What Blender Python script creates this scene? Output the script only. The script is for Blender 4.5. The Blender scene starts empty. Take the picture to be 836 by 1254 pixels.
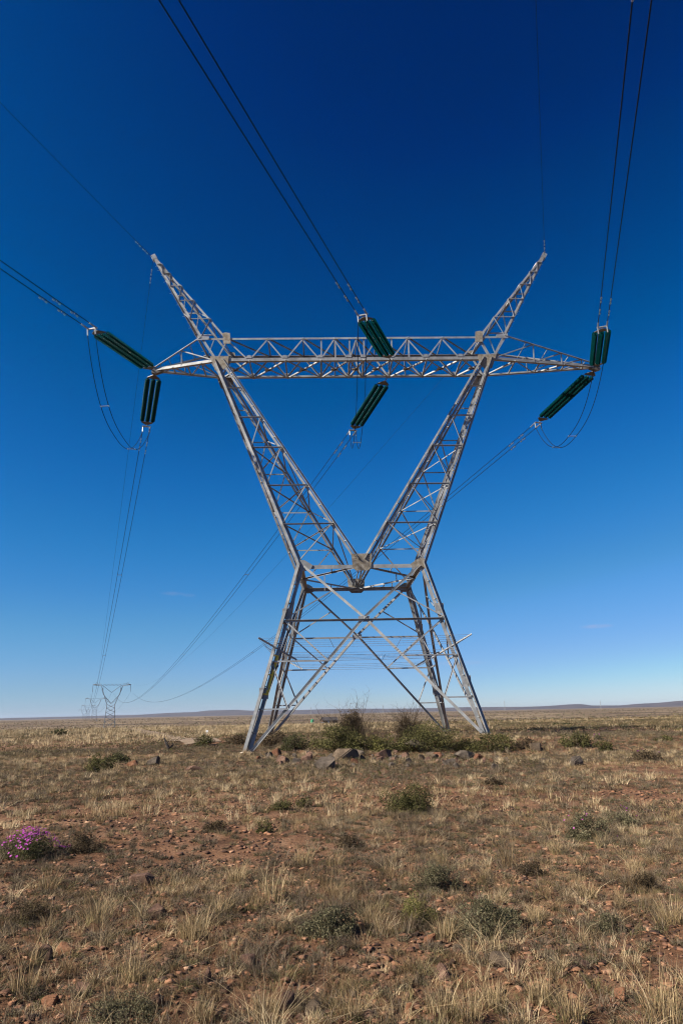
import bpy, bmesh, math, random
import numpy as np
from mathutils import Vector
random.seed(7); RNG=np.random.default_rng(11)
scene=bpy.context.scene
COL=scene.collection
R_=math.radians
# ------------------------------------------------------------------ camera numbers (24 mm lens, upright full frame)
IW,IH,FPX=836.,1254.,836.
PITCH,ROLL,YAW=0.28595,-0.02019,0.02552
CAM=np.array([-1.829,-37.081,1.6])
FW=np.array([math.sin(YAW)*math.cos(PITCH),math.cos(YAW)*math.cos(PITCH),math.sin(PITCH)])
R0=np.array([math.cos(YAW),-math.sin(YAW),0]); U0=np.cross(R0,FW)
RT=R0*math.cos(ROLL)+U0*math.sin(ROLL); UP=-R0*math.sin(ROLL)+U0*math.cos(ROLL)
def ray(x,y):
    d=FW+RT*(x-IW/2)/FPX+UP*(IH/2-y)/FPX
    return d/np.linalg.norm(d)
# ------------------------------------------------------------------ noise + terrain height
_g=np.random.default_rng(3).random((256,256))
def vnoise(x,y):
    x=np.asarray(x,float);y=np.asarray(y,float)
    xi=np.floor(x).astype(int);yi=np.floor(y).astype(int);fx=x-xi;fy=y-yi
    fx=fx*fx*(3-2*fx);fy=fy*fy*(3-2*fy)
    a=_g[xi%256,yi%256];b=_g[(xi+1)%256,yi%256];c=_g[xi%256,(yi+1)%256];d=_g[(xi+1)%256,(yi+1)%256]
    return (a*(1-fx)+b*fx)*(1-fy)+(c*(1-fx)+d*fx)*fy
def fbm(x,y,o=4):
    s=0;a=.5
    for i in range(o):
        s=s+a*vnoise(x*2**i+17.3*i,y*2**i+5.1*i);a*=.5
    return s
def sst(a,b,x):
    t=np.clip((np.asarray(x,float)-a)/(b-a),0,1);return t*t*(3-2*t)
def th(x,y):
    x=np.asarray(x,float);y=np.asarray(y,float)
    d=np.hypot(x-CAM[0],y-CAM[1])
    plat=.36*sst(-11.0,-6.5,y)*sst(-5.2,-3.0,x+.12*(y+5))*(1-sst(14,34,x))*(1-sst(9,24,y))
    plat=np.maximum(plat,.36*sst(-2,3.5,y)*(1-sst(9,24,y))*sst(-14,-7,x)*(1-sst(14,34,x)))
    plat=plat+.17*np.exp(-((x-5.3)**2+(y+5.2)**2)/9.)
    micro=.09*(fbm(x*1.7,y*1.7,3)-.45)*(1-sst(25,60,d))+.05*(fbm(x*5.3+9,y*5.3,3)-.45)*(1-sst(12,24,d))+.10*(fbm(x*.35,y*.35,3)-.45)*(1-sst(60,160,d))*(1-.8*np.exp(-((x+5.4)**2+(y+5.4)**2)/6))
    far=-5.0*sst(70,420,y+37)+2.6*sst(480,950,y+37)+ .7*(fbm(x*.01,y*.01,3)-.45)*sst(120,400,d)
    return plat+micro+far
def ground_at(px,py):
    d=ray(px,py); t=(CAM[2])/max(1e-4,-d[2])
    lo,hi=2.,min(max(t*3,60),6000.)
    ts=np.geomspace(3,hi,3000); P=CAM[None]+ts[:,None]*d[None]
    below=P[:,2]<th(P[:,0],P[:,1])
    i=int(np.argmax(below)) if below.any() else len(ts)-1
    p=P[i]; return float(p[0]),float(p[1]),float(th(p[0],p[1]))
def pxm(p):   # metres per photo pixel at a point
    return float(np.dot(np.array(p)-CAM,FW))/FPX
# ------------------------------------------------------------------ object helpers
def link(o,parent=None):
    COL.objects.link(o)
    if parent: o.parent=parent
    return o
def tag(o,label=None,cat=None,group=None,kind=None):
    if label:o['label']=label
    if cat:o['category']=cat
    if group:o['group']=group
    if kind:o['kind']=kind
    return o
def empty(name,loc=(0,0,0),rz=0):
    o=bpy.data.objects.new(name,None);o.location=loc;o.rotation_euler=(0,0,rz);o.empty_display_size=.3
    return link(o)
def np_mesh(name,V,T,mat,tint=None,smooth=False,n=3):
    V=np.asarray(V,dtype=np.float32);T=np.asarray(T,dtype=np.int32)
    me=bpy.data.meshes.new(name);me.vertices.add(len(V));me.vertices.foreach_set('co',V.ravel())
    me.loops.add(T.size);me.loops.foreach_set('vertex_index',T.ravel())
    me.polygons.add(len(T));me.polygons.foreach_set('loop_start',np.arange(0,T.size,n,dtype=np.int32))
    me.polygons.foreach_set('loop_total',np.full(len(T),n,dtype=np.int32))
    if smooth: me.polygons.foreach_set('use_smooth',np.ones(len(T),dtype=bool))
    if tint is not None:
        a=me.attributes.new('tint','FLOAT','POINT');a.data.foreach_set('value',np.asarray(tint,dtype=np.float32))
    me.update(calc_edges=True);me.materials.append(mat)
    return me
def np_obj(name,V,T,mat,parent=None,tint=None,smooth=False,n=3):
    return link(bpy.data.objects.new(name,np_mesh(name,V,T,mat,tint,smooth,n)),parent)
class MB:
    def __init__(s): s.v=[];s.f=[]
    def add(s,v,f):
        b=len(s.v);s.v+=[tuple(q) for q in v];s.f+=[tuple(i+b for i in q) for q in f]
    def prism(s,p,q,prof,a,b):
        """extrude a closed profile [(u,v)] in axes a,b from p to q"""
        n=len(prof);V=[p+a*u+b*v for u,v in prof]+[q+a*u+b*v for u,v in prof]
        F=[(i,(i+1)%n,n+(i+1)%n,n+i) for i in range(n)]+[tuple(range(n))[::-1],tuple(range(n,2*n))]
        s.add(V,F)
    def angle(s,p,q,w,t,a,b,w2=None):
        p=Vector(p);q=Vector(q);x=(q-p).normalized()
        a=Vector(a);a=(a-x*a.dot(x)).normalized();b=Vector(b);b=(b-x*b.dot(x)-a*b.dot(a)).normalized()
        w2=w2 or w
        s.prism(p,q,[(0,0),(w,0),(w,t),(t,t),(t,w2),(0,w2)],a,b)
    def star(s,p,q,w,t,a,b):
        """two angles back to back in a cross, as main legs are built"""
        p=Vector(p);q=Vector(q);a=Vector(a);b=Vector(b);x=(q-p).normalized()
        a=(a-x*a.dot(x)).normalized();b=(b-x*b.dot(x)-a*b.dot(a)).normalized();g=.022
        o=a*g+b*g
        s.angle(p+o,q+o,w,t,a,b);s.angle(p-o,q-o,w,t,-a,-b)
    def box(s,c,sx,sy,sz,a=(1,0,0),b=(0,1,0)):
        c=Vector(c);a=Vector(a).normalized();b=Vector(b);b=(b-a*b.dot(a)).normalized();n=a.cross(b)
        V=[c+a*(sx/2*i)+b*(sy/2*j)+n*(sz/2*k) for k in(-1,1) for i,j in((-1,-1),(1,-1),(1,1),(-1,1))]
        s.add(V,[(3,2,1,0),(4,5,6,7),(0,1,5,4),(1,2,6,5),(2,3,7,6),(3,0,4,7)])
    def plate(s,pts,nrm,t):
        n=Vector(nrm).normalized();m=len(pts);P=[Vector(p) for p in pts]
        V=[p-n*t/2 for p in P]+[p+n*t/2 for p in P]
        s.add(V,[tuple(range(m))[::-1],tuple(range(m,2*m))]+[(i,(i+1)%m,m+(i+1)%m,m+i) for i in range(m)])
    def tube(s,pts,r,n=6,caps=True):
        pts=[Vector(p) for p in pts];m=len(pts);rr=r if isinstance(r,(list,tuple)) else [r]*m
        up=Vector((0,0,1));V=[]
        for i,p in enumerate(pts):
            d=(pts[min(i+1,m-1)]-pts[max(i-1,0)]).normalized()
            u=up if abs(d.z)<.95 else Vector((1,0,0))
            a=d.cross(u).normalized();b=d.cross(a).normalized()
            V+=[p+a*(rr[i]*math.cos(2*math.pi*k/n))+b*(rr[i]*math.sin(2*math.pi*k/n)) for k in range(n)]
        F=[(i*n+k,i*n+(k+1)%n,(i+1)*n+(k+1)%n,(i+1)*n+k) for i in range(m-1) for k in range(n)]
        if caps: F+=[tuple(range(n)),tuple(range((m-1)*n,m*n))[::-1]]
        s.add(V,F)
    def lathe(s,o,d,prof,n=12):
        """prof: [(distance along d, radius)]"""
        o=Vector(o);d=Vector(d).normalized();u=Vector((0,0,1)) if abs(d.z)<.9 else Vector((1,0,0))
        a=d.cross(u).normalized();b=d.cross(a);V=[];m=len(prof)
        for t,r in prof: V+=[o+d*t+a*(r*math.cos(2*math.pi*k/n))+b*(r*math.sin(2*math.pi*k/n)) for k in range(n)]
        s.add(V,[(i*n+k,(i+1)*n+k,(i+1)*n+(k+1)%n,i*n+(k+1)%n) for i in range(m-1) for k in range(n)])
    def build(s,name,mat,parent=None,smooth=False):
        me=bpy.data.meshes.new(name);me.from_pydata([tuple(v) for v in s.v],[],s.f)
        bm=bmesh.new();bm.from_mesh(me);bmesh.ops.recalc_face_normals(bm,faces=bm.faces);bm.to_mesh(me);bm.free()
        if smooth: me.polygons.foreach_set('use_smooth',[True]*len(me.polygons))
        me.materials.append(mat);return link(bpy.data.objects.new(name,me),parent)
# ------------------------------------------------------------------ materials
def new_mat(name):
    m=bpy.data.materials.new(name);m.use_nodes=True;nt=m.node_tree
    return m,nt,nt.nodes['Principled BSDF']
def ramp(nt,stops,interp='LINEAR'):
    r=nt.nodes.new('ShaderNodeValToRGB');r.color_ramp.interpolation=interp;e=r.color_ramp.elements
    e[0].position,e[0].color=stops[0][0],(*stops[0][1],1);e[1].position,e[1].color=stops[-1][0],(*stops[-1][1],1)
    for p,c in stops[1:-1]:
        k=e.new(p);k.color=(*c,1)
    return r
def noise(nt,scale,detail=4,rough=.6,vec=None):
    n=nt.nodes.new('ShaderNodeTexNoise');n.inputs['Scale'].default_value=scale;n.inputs['Detail'].default_value=detail;n.inputs['Roughness'].default_value=rough
    if vec: nt.links.new(vec,n.inputs['Vector'])
    return n
def simple(name,stops,scale=4,rough=.7,metal=0,bump=0,bscale=30,spec=.5):
    m,nt,b=new_mat(name);g=nt.nodes.new('ShaderNodeNewGeometry')
    n=noise(nt,scale,5,.65,g.outputs['Position']);r=ramp(nt,stops)
    nt.links.new(n.outputs['Fac'],r.inputs[0]);nt.links.new(r.outputs[0],b.inputs['Base Color'])
    b.inputs['Roughness'].default_value=rough;b.inputs['Metallic'].default_value=metal;b.inputs['Specular IOR Level'].default_value=spec
    if bump:
        n2=noise(nt,bscale,6,.7,g.outputs['Position']);bu=nt.nodes.new('ShaderNodeBump');bu.inputs['Strength'].default_value=bump;bu.inputs['Distance'].default_value=.02
        nt.links.new(n2.outputs['Fac'],bu.inputs['Height']);nt.links.new(bu.outputs[0],b.inputs['Normal'])
    return m
def tinted(name,stops,rough=.85,trans=.25,spec=.2):
    m,nt,b=new_mat(name);a=nt.nodes.new('ShaderNodeAttribute');a.attribute_name='tint'
    r=ramp(nt,stops);nt.links.new(a.outputs['Fac'],r.inputs[0]);nt.links.new(r.outputs[0],b.inputs['Base Color'])
    b.inputs['Roughness'].default_value=rough;b.inputs['Specular IOR Level'].default_value=spec
    if trans:
        t=nt.nodes.new('ShaderNodeBsdfTranslucent');mx=nt.nodes.new('ShaderNodeMixShader');mx.inputs[0].default_value=trans
        nt.links.new(r.outputs[0],t.inputs[0]);nt.links.new(b.outputs[0],mx.inputs[1]);nt.links.new(t.outputs[0],mx.inputs[2])
        nt.links.new(mx.outputs[0],nt.nodes['Material Output'].inputs[0])
    return m
M={}
M['steel']=simple('galvanised_steel',[(.3,(.13,.134,.135)),(.5,(.215,.22,.222)),(.7,(.31,.315,.315))],1.6,.55,.25,.15,25)
M['steel_thin']=simple('galvanised_steel_light',[(.3,(.165,.172,.18)),(.7,(.30,.31,.32))],3,.5,.25)
M['plate']=simple('weathered_plate',[(.35,(.12,.095,.065)),(.5,(.18,.155,.12)),(.65,(.25,.23,.20))],5,.75,.1,.2,40)
M['dark_steel']=simple('dark_fittings',[(.3,(.05,.05,.05)),(.7,(.12,.11,.10))],8,.5,.5)
M['fitting']=simple('zinc_fittings',[(.3,(.18,.18,.18)),(.7,(.32,.32,.32))],8,.45,.5)
M['damper']=simple('weathered_damper',[(.3,(.05,.05,.05)),(.7,(.16,.16,.16))],30,.6,.3)
M['cap']=simple('insulator_caps',[(.3,(.07,.075,.08)),(.7,(.20,.21,.22))],30,.45,.4)
M['cable']=simple('weathered_aluminium_cable',[(.3,(.004,.004,.004)),(.7,(.009,.009,.009))],20,.8,0,0,30,.1)
M['yellow']=simple('yellow_paint',[(.3,(.62,.40,.02)),(.7,(.75,.52,.03))],12,.5)
M['concrete']=simple('concrete',[(.3,(.33,.26,.19)),(.7,(.48,.40,.31))],6,.9,0,.5,40)
M['roof']=simple('dark_roof',[(.3,(.03,.028,.028)),(.7,(.06,.05,.05))],2,.7)
M['white']=simple('white_paint',[(.3,(.68,.68,.66)),(.7,(.8,.8,.78))],3,.6)
M['glass_dark']=simple('dark_glass',[(.3,(.02,.02,.025)),(.7,(.04,.04,.05))],3,.15)
M['tank']=simple('green_plastic',[(.3,(.02,.16,.07)),(.7,(.03,.24,.10))],2,.5)
M['bark']=simple('dry_bark',[(.3,(.10,.075,.055)),(.7,(.24,.19,.15))],30,.9)
M['charred']=simple('blackened_wood',[(.3,(.012,.011,.01)),(.7,(.05,.04,.035))],14,.9,0,.5,30)
def glass_mat():
    m,nt,b=new_mat('green_glass_disc');g=nt.nodes.new('ShaderNodeNewGeometry')
    n=noise(nt,40,3,.6,g.outputs['Position']);r=ramp(nt,[(.3,(.0008,.013,.014)),(.6,(.001,.030,.031)),(.75,(.004,.075,.070))])
    nt.links.new(n.outputs['Fac'],r.inputs[0]);nt.links.new(r.outputs[0],b.inputs['Base Color']);b.inputs['IOR'].default_value=1.18
    b.inputs['Roughness'].default_value=.16;b.inputs['Specular IOR Level'].default_value=.16
    b.inputs['Transmission Weight'].default_value=.0;
    return m
M['glass']=glass_mat()
M['olive']=tinted('olive_leaves',[(0,(.03,.031,.010)),(.5,(.085,.080,.027)),(1,(.18,.16,.06))])
M['darkgreen']=tinted('dark_green_leaves',[(0,(.025,.026,.010)),(.5,(.065,.066,.026)),(1,(.15,.14,.065))])
M['greygreen']=tinted('grey_green_leaves',[(0,(.045,.040,.020)),(.5,(.12,.108,.058)),(1,(.25,.22,.13))])
M['yellowgreen']=tinted('yellow_green_leaves',[(0,(.07,.07,.02)),(.5,(.14,.13,.04)),(1,(.22,.20,.07))])
M['brownleaf']=tinted('brown_green_leaves',[(0,(.030,.021,.012)),(.5,(.078,.055,.030)),(1,(.165,.12,.066))])
M['twig']=tinted('dry_twigs',[(0,(.05,.036,.024)),(.5,(.125,.092,.064)),(1,(.27,.21,.145))],trans=0)
M['petal']=tinted('magenta_petals',[(0,(.30,.04,.27)),(.5,(.48,.08,.41)),(1,(.62,.20,.54))],trans=.3)
M['petal_yellow']=simple('yellow_petals',[(.3,(.7,.5,.03)),(.7,(.8,.6,.05))],5,.7)
M['straw']=tinted('straw_grass',[(0,(.075,.046,.022)),(.35,(.19,.125,.062)),(.7,(.36,.26,.14)),(1,(.56,.44,.27))],trans=.18)
M['greengrass']=tinted('green_tinged_grass',[(0,(.07,.062,.025)),(.5,(.14,.118,.05)),(1,(.27,.21,.10))],trans=.18)
M['stone']=tinted('small_stones',[(0,(.045,.026,.019)),(.35,(.12,.06,.037)),(.7,(.24,.118,.064)),(1,(.36,.215,.135))],trans=0,rough=.9)
def rock_mat(name,a,b_,c):
    m,nt,b=new_mat(name);tc=nt.nodes.new('ShaderNodeTexCoord');n=noise(nt,3.5,8,.7,tc.outputs['Object']);r=ramp(nt,[(.32,a),(.5,b_),(.68,c)])
    nt.links.new(n.outputs['Fac'],r.inputs[0]);nt.links.new(r.outputs[0],b.inputs['Base Color']);b.inputs['Roughness'].default_value=1;b.inputs['Specular IOR Level'].default_value=.1
    n2=noise(nt,14,8,.75,tc.outputs['Object']);bu=nt.nodes.new('ShaderNodeBump');bu.inputs['Strength'].default_value=.6;bu.inputs['Distance'].default_value=.03
    nt.links.new(n2.outputs['Fac'],bu.inputs['Height']);nt.links.new(bu.outputs[0],b.inputs['Normal']);return m
M['rock_grey']=rock_mat('grey_rock',(.035,.028,.022),(.085,.068,.054),(.15,.12,.092))
M['rock_brown']=rock_mat('brown_rock',(.055,.035,.027),(.12,.07,.05),(.22,.14,.10))
M['rock_orange']=rock_mat('orange_rock',(.11,.055,.03),(.20,.095,.052),(.32,.17,.10))
M['rock_tan']=rock_mat('tan_rock',(.055,.04,.028),(.10,.073,.05),(.17,.125,.088))
M['rock_rust']=rock_mat('rust_rock',(.06,.03,.018),(.12,.055,.032),(.20,.10,.06))
def ground_mat():
    m,nt,b=new_mat('veld_soil');L=nt.links.new;g=nt.nodes.new('ShaderNodeNewGeometry');P=g.outputs['Position']
    n1=noise(nt,1.1,8,.65,P);r1=ramp(nt,[(.34,(.085,.043,.023)),(.48,(.165,.084,.045)),(.58,(.22,.12,.067)),(.7,(.29,.18,.107))]);L(n1.outputs['Fac'],r1.inputs[0])
    n2=noise(nt,22,6,.75,P);r2=ramp(nt,[(.35,(.35,.35,.35)),(.55,(1,1,1)),(.7,(1.3,1.2,1.1))]);L(n2.outputs['Fac'],r2.inputs[0])
    mul=nt.nodes.new('ShaderNodeMix');mul.data_type='RGBA';mul.blend_type='MULTIPLY';mul.inputs[0].default_value=.8
    L(r1.outputs[0],mul.inputs[6]);L(r2.outputs[0],mul.inputs[7])
    # beyond a few dozen metres the soil carries a mat of pale grass and dark scrub in broad bands
    mp=nt.nodes.new('ShaderNodeMapping');mp.inputs['Scale'].default_value=(.012,.03,1);L(P,mp.inputs[0])
    n3=noise(nt,1.0,8,.62,mp.outputs[0]);r3=ramp(nt,[(.36,(.075,.052,.034)),(.46,(.125,.084,.052)),(.54,(.19,.135,.08)),(.66,(.31,.235,.14))]);L(n3.outputs['Fac'],r3.inputs[0])
    n4=noise(nt,.45,7,.75,P);r4=ramp(nt,[(.38,(.30,.31,.30)),(.5,(.85,.85,.85)),(.66,(1.3,1.28,1.2))]);L(n4.outputs['Fac'],r4.inputs[0])
    mul2=nt.nodes.new('ShaderNodeMix');mul2.data_type='RGBA';mul2.blend_type='MULTIPLY';mul2.inputs[0].default_value=.85
    L(r3.outputs[0],mul2.inputs[6]);L(r4.outputs[0],mul2.inputs[7])
    sx=nt.nodes.new('ShaderNodeSeparateXYZ');L(P,sx.inputs[0])
    mr=nt.nodes.new('ShaderNodeMapRange');mr.interpolation_type='SMOOTHSTEP';mr.inputs[1].default_value=-14;mr.inputs[2].default_value=60;L(sx.outputs['Y'],mr.inputs[0])
    mx=nt.nodes.new('ShaderNodeMix');mx.data_type='RGBA';L(mr.outputs[0],mx.inputs[0]);L(mul.outputs[2],mx.inputs[6]);L(mul2.outputs[2],mx.inputs[7])
    L(mx.outputs[2],b.inputs['Base Color']);b.inputs['Roughness'].default_value=.95;b.inputs['Specular IOR Level'].default_value=.15
    n5=noise(nt,9,10,.78,P);bu=nt.nodes.new('ShaderNodeBump');bu.inputs['Strength'].default_value=.9;bu.inputs['Distance'].default_value=.06
    L(n5.outputs['Fac'],bu.inputs['Height']);L(bu.outputs[0],b.inputs['Normal']);return m
M['ground']=ground_mat()
M['track']=simple('dirt_track',[(.35,(.15,.105,.072)),(.65,(.25,.19,.135))],1.2,.95,0,.4,8,.1)
M['hill']=simple('distant_scrub',[(.35,(.045,.033,.034)),(.65,(.08,.058,.052))],.004,.95,0,0,30,.1)
# ------------------------------------------------------------------ ground
def axis(a,b,fine0,fine1,step,growth):
    mid=list(np.arange(fine0,fine1,step));hi=[];s=step;x=mid[-1]
    while x<b: s*=growth;x+=s;hi.append(x)
    lo=[];s=step;x=mid[0]
    while x>a: s*=growth;x-=s;lo.append(x)
    return np.array(lo[::-1]+mid+hi)
X=axis(-9000,9000,-9,6,.08,1.035);Y=axis(-400,9500,-34.5,-20,.08,1.025)
gx,gy=np.meshgrid(X,Y);gz=th(gx,gy)
V=np.stack([gx,gy,gz],-1).reshape(-1,3);nx=len(X);i=np.arange((len(Y)-1)*nx).reshape(len(Y)-1,nx)[:,:-1].ravel()
tag(np_obj('ground',V,np.stack([i,i+1,i+nx+1,i+nx],-1),M['ground'],smooth=True,n=4),kind='structure')
# dirt track on the left
tp=[ground_at(*q) for q in((150,891.0),(165,893.5),(182,897),(200,901),(222,906),(250,911))]
def chaikin(P,n=3):
    P=[np.array(p[:2]) for p in P]
    for _ in range(n):
        Q=[P[0]]
        for a,b in zip(P,P[1:]): Q+=[.75*a+.25*b,.25*a+.75*b]
        P=Q+[P[-1]]
    return P
tp=chaikin(tp);TV=[];TF=[]
tfine=[]
for a,b in zip(tp,tp[1:]):
    n=max(1,int(np.linalg.norm(b-a)/1.2))
    tfine+=[a+(b-a)*k/n for k in range(n)]
for k,p in enumerate(tfine):
    d=tfine[min(k+1,len(tfine)-1)]-tfine[max(k-1,0)];d=d/np.linalg.norm(d);nrm=np.array([-d[1],d[0]])
    for j in range(9):
        q=p+nrm*(j/4-1)*.95;TV.append((q[0],q[1],float(th(q[0],q[1]))+.035+.02*(1-abs(j/4-1))))
    if k:
        b=(k-1)*9;TF+=[(b+j,b+j+1,b+j+10,b+j+9) for j in range(8)]
tag(np_obj('dirt_track',TV,TF,M['track'],n=4,smooth=True),kind='structure')
TRACK=np.array(tfine)
def near_track(x,y):
    d=np.full(len(x),1e9)
    for p in TRACK[::2]: d=np.minimum(d,(x-p[0])**2+(y-p[1])**2)
    return d<1.1**2
# hills on the skyline: height in metres against azimuth, 7 km off
prof=[(-300,0),(-60,16),(0,16),(60,18),(110,20),(170,26),(215,42),(240,44),(255,60),(290,62),(305,50),(340,44),(400,48),(440,46),(480,38),(520,34),(560,38),(640,28),(665,30),(695,44),(712,44),(725,26),(760,22),(790,36),(805,40),(830,56),(870,70),(960,50),(1150,10)]
HV=[];HF=[];na=420;nd=14
for ia in range(na):
    px=-300+1450*ia/(na-1);h=np.interp(px,[a for a,_ in prof],[b for _,b in prof])
    d=ray(px,870);az=math.atan2(d[0],d[1])
    for k in range(nd):
        u=k/(nd-1);rr=6300+1900*u
        rise=float(sst(0,.42,u)*(1-sst(.75,1,u)))
        z=-6+(h*.80+7+2.5*(float(fbm(px*.05,u*2+3,3))-.45)*2)*rise
        HV.append((CAM[0]+rr*math.sin(az),CAM[1]+rr*math.cos(az),z))
    if ia: b=(ia-1)*nd;HF+=[(b+k,b+nd+k,b+nd+k+1,b+k+1) for k in range(nd-1)]
tag(np_obj('hills',HV,HF,M['hill'],n=4,smooth=True),kind='structure')
# ------------------------------------------------------------------ the big strain tower
ZT,ZB,D2,XB,XTO,XTI=23.0,21.477,1.11,8.073,9.02,7.47
TIPL,TIPR,TZ=-11.90,14.84,21.433
PX,PZ=12.451,29.40;W1,D1,Z1,ZPL=3.087,3.321,8.751,8.89;SX,SY=.26095,.23536;ZH=5.932
def leg_pt(s,e,z): k=Z1-z;return Vector((s*(W1+SX*k),e*(D1+SY*k),z))
FOOT={(-1,-1):.0,(-1,1):.378,(1,-1):.540,(1,1):.363}
tw=tag(empty('transmission_tower'),'large galvanised steel lattice strain tower with V-shaped arms, nearest the camera','pylon')
def lerp(a,b,t): return Vector(a)*(1-t)+Vector(b)*t
CAMV=Vector(CAM)
for (s,e),fz in FOOT.items():
    m=MB();a=leg_pt(s,e,fz-.15);b=leg_pt(s,e,Z1)
    m.star(a,b,.17,.02,(-s,0,0),(0,-e,0))
    n=int((b-a).length/.42)
    for k in range(2,n):                                   # step bolts
        p=lerp(a,b,k/n);dd=Vector((s,0,0)) if k%2 else Vector((0,e,0))
        m.tube([p-dd*.02,p+dd*.19],.011,5)
    for k in range(1,9):                                   # stitch plates holding the two angles
        p=lerp(a,b,k/9);m.box(p,.25,.03,.10,(s,-e,0),(0,0,1))
    for zz in(.3,.72): 
        p=lerp(a,b,zz);m.box(p,.42,.026,.5,(1,0,0),(0,1,0))
    leg=m.build('leg',M['steel'],tw)
    gz0=float(th(a.x,a.y));c=MB();c.lathe((a.x-s*.03,a.y-e*.02,min(gz0,fz)-.35),(0,0,1),[(0,.36),(.25,.35),(.37,.31),(.40,.22),(.40,0)],10)
    c.build('concrete_footing',M['concrete'],tw)
    if (s,e)==(-1,-1):
        y=MB();p=leg_pt(s,e,2.45);q=leg_pt(s,e,4.25);o=Vector((.10,-.05,0))
        y.angle(p+o,q+o,.11,.012,(1,0,0),(0,1,0),.05)
        for t in(.02,.5,.98): y.box(lerp(p+o,q+o,t)+Vector((-.03,-.01,0)),.2,.02,.05)
        y.build('marker_strip',M['yellow'],leg)['label']='bright yellow marker strip'
def strut(name,p,q,w,a,b,parent,mat='steel_thin',t=.012):
    m=MB();m.angle(p,q,w,t,a,b);return m.build(name,M[mat],parent)
# four braced faces of the lower body
def face(A,B,nrm,fzA,fzB):
    """A,B: functions z -> point on the two legs of this face"""
    N=Vector(nrm);T=(B(5)-A(5)).normalized()
    xc=(A(ZH)+B(ZH))/2;dA=A(fzA+.05)+T*.24;dB=B(fzB+.05)-T*.24
    def obj2(m,name,parent): return m.build(name,M['steel'],parent)
    m=MB()
    o=N*.03
    m.angle(dA-o,xc-o,.13,.014,(0,0,1),N);m.angle(dB+o,xc+o,.13,.014,(0,0,1),-N)
    m.angle(xc-o,B(Z1-.1)-T*.15-o,.12,.014,(0,0,1),N);m.angle(xc+o,A(Z1-.1)+T*.15+o,.12,.014,(0,0,1),-N)
    face_o=m.build('cross_brace',M['steel'],tw)
    hz=MB();hz.angle(A(ZH)+N*.05,B(ZH)+N*.05,.10,.014,(0,0,-1),N);hz.build('horizontal_strut',M['steel'],face_o)
    pl=MB();pl.box(xc,.55,.26,.05,T,(0,0,1));pl.build('gusset_plate',M['steel_thin'],face_o)
    for (L,dd,fz,sg) in((A,dA,fzA,1),(B,dB,fzB,-1)):
        D=lambda z:lerp(dd,xc,(z-dd.z)/(xc.z-dd.z))
        z1=fz+(ZH-fz)*.66;z2=fz+(ZH-fz)*.30;o2=N*.045*sg
        for p,q,w in((L(z1),D(z1),.075),(L(z2),D(z2),.065),(L(ZH-.05),D(z1),.065),(L(z1-.05),D(z2),.06)):
            strut('strut',p+o2,q+o2,w,(0,0,1),N,face_o)
        mid=lerp(xc,A(Z1) if L is A else B(Z1),.5)
        strut('strut',L(ZH+.05)-o2,mid-o2,.06,(0,0,1),N,face_o)
LF=lambda s,e:(lambda z:leg_pt(s,e,z))
face(LF(-1,-1),LF(1,-1),(0,-1,0),0,.54)
face(LF(-1,1),LF(1,1),(0,1,0),.378,.363)
face(LF(-1,1),LF(-1,-1),(-1,0,0),.378,0)
face(LF(1,-1),LF(1,1),(1,0,0),.54,.363)
# waist frame
wf=MB()
for e in(-1,1): wf.angle((-W1,e*D1,Z1),(W1,e*D1,Z1),.19,.02,(0,0,-1),(0,-e,0))
for s in(-1,1): wf.angle((s*W1,-D1,Z1-.02),(s*W1,D1,Z1-.02),.17,.02,(0,0,-1),(-s,0,0))
wfo=wf.build('waist_frame',M['steel'],tw)
for s in(-1,1):
    for e in(-1,1):
        strut('strut',(s*W1,0,Z1-.03),(0,e*D1,Z1-.03),.09,(0,0,-1),(s,e,0),wfo,'steel')
        strut('strut',(s*W1*.5,e*D1*.5,Z1-.03),(s*W1*.5,e*D1,Z1-.03),.06,(0,0,-1),(1,0,0),wfo)
        strut('strut',(s*W1*.62,e*D1*.38,Z1-.08),(s*W1*.62,e*D1*.38,Z1-.5),.05,(1,0,0),(0,1,0),wfo)
for e in(-1,1):
    m=MB();y=e*(D1+.035)
    m.plate([(-.52,y,ZPL+.42),(.52,y,ZPL+.42),(.46,y,ZPL-.30),(.30,y,ZPL-.45),(-.30,y,ZPL-.45),(-.46,y,ZPL-.30)],(0,1,0),.03)
    for bx in(-.38,-.3,.3,.38):
        for bz in(.1,.2,.3): m.tube([(bx,y,ZPL+bz),(bx,y-.03,ZPL+bz)],.018,5)
    m.build('gusset_plate',M['plate'],tw)['label']='tan weathered plate at the foot of the V'
    for s in(-1,1):
        m=MB();m.plate([(s*(W1-.62),y,Z1+.0),(s*(W1-.22),y,Z1+.26),(s*(W1+.08),y,Z1+.28),(s*(W1+.12),y,Z1-.24),(s*(W1-.22),y,Z1-.30),(s*(W1-.52),y,Z1-.2)],(0,1,0),.025)
        m.build('gusset_plate',M['plate' if s>0 else 'steel'],tw)
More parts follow.
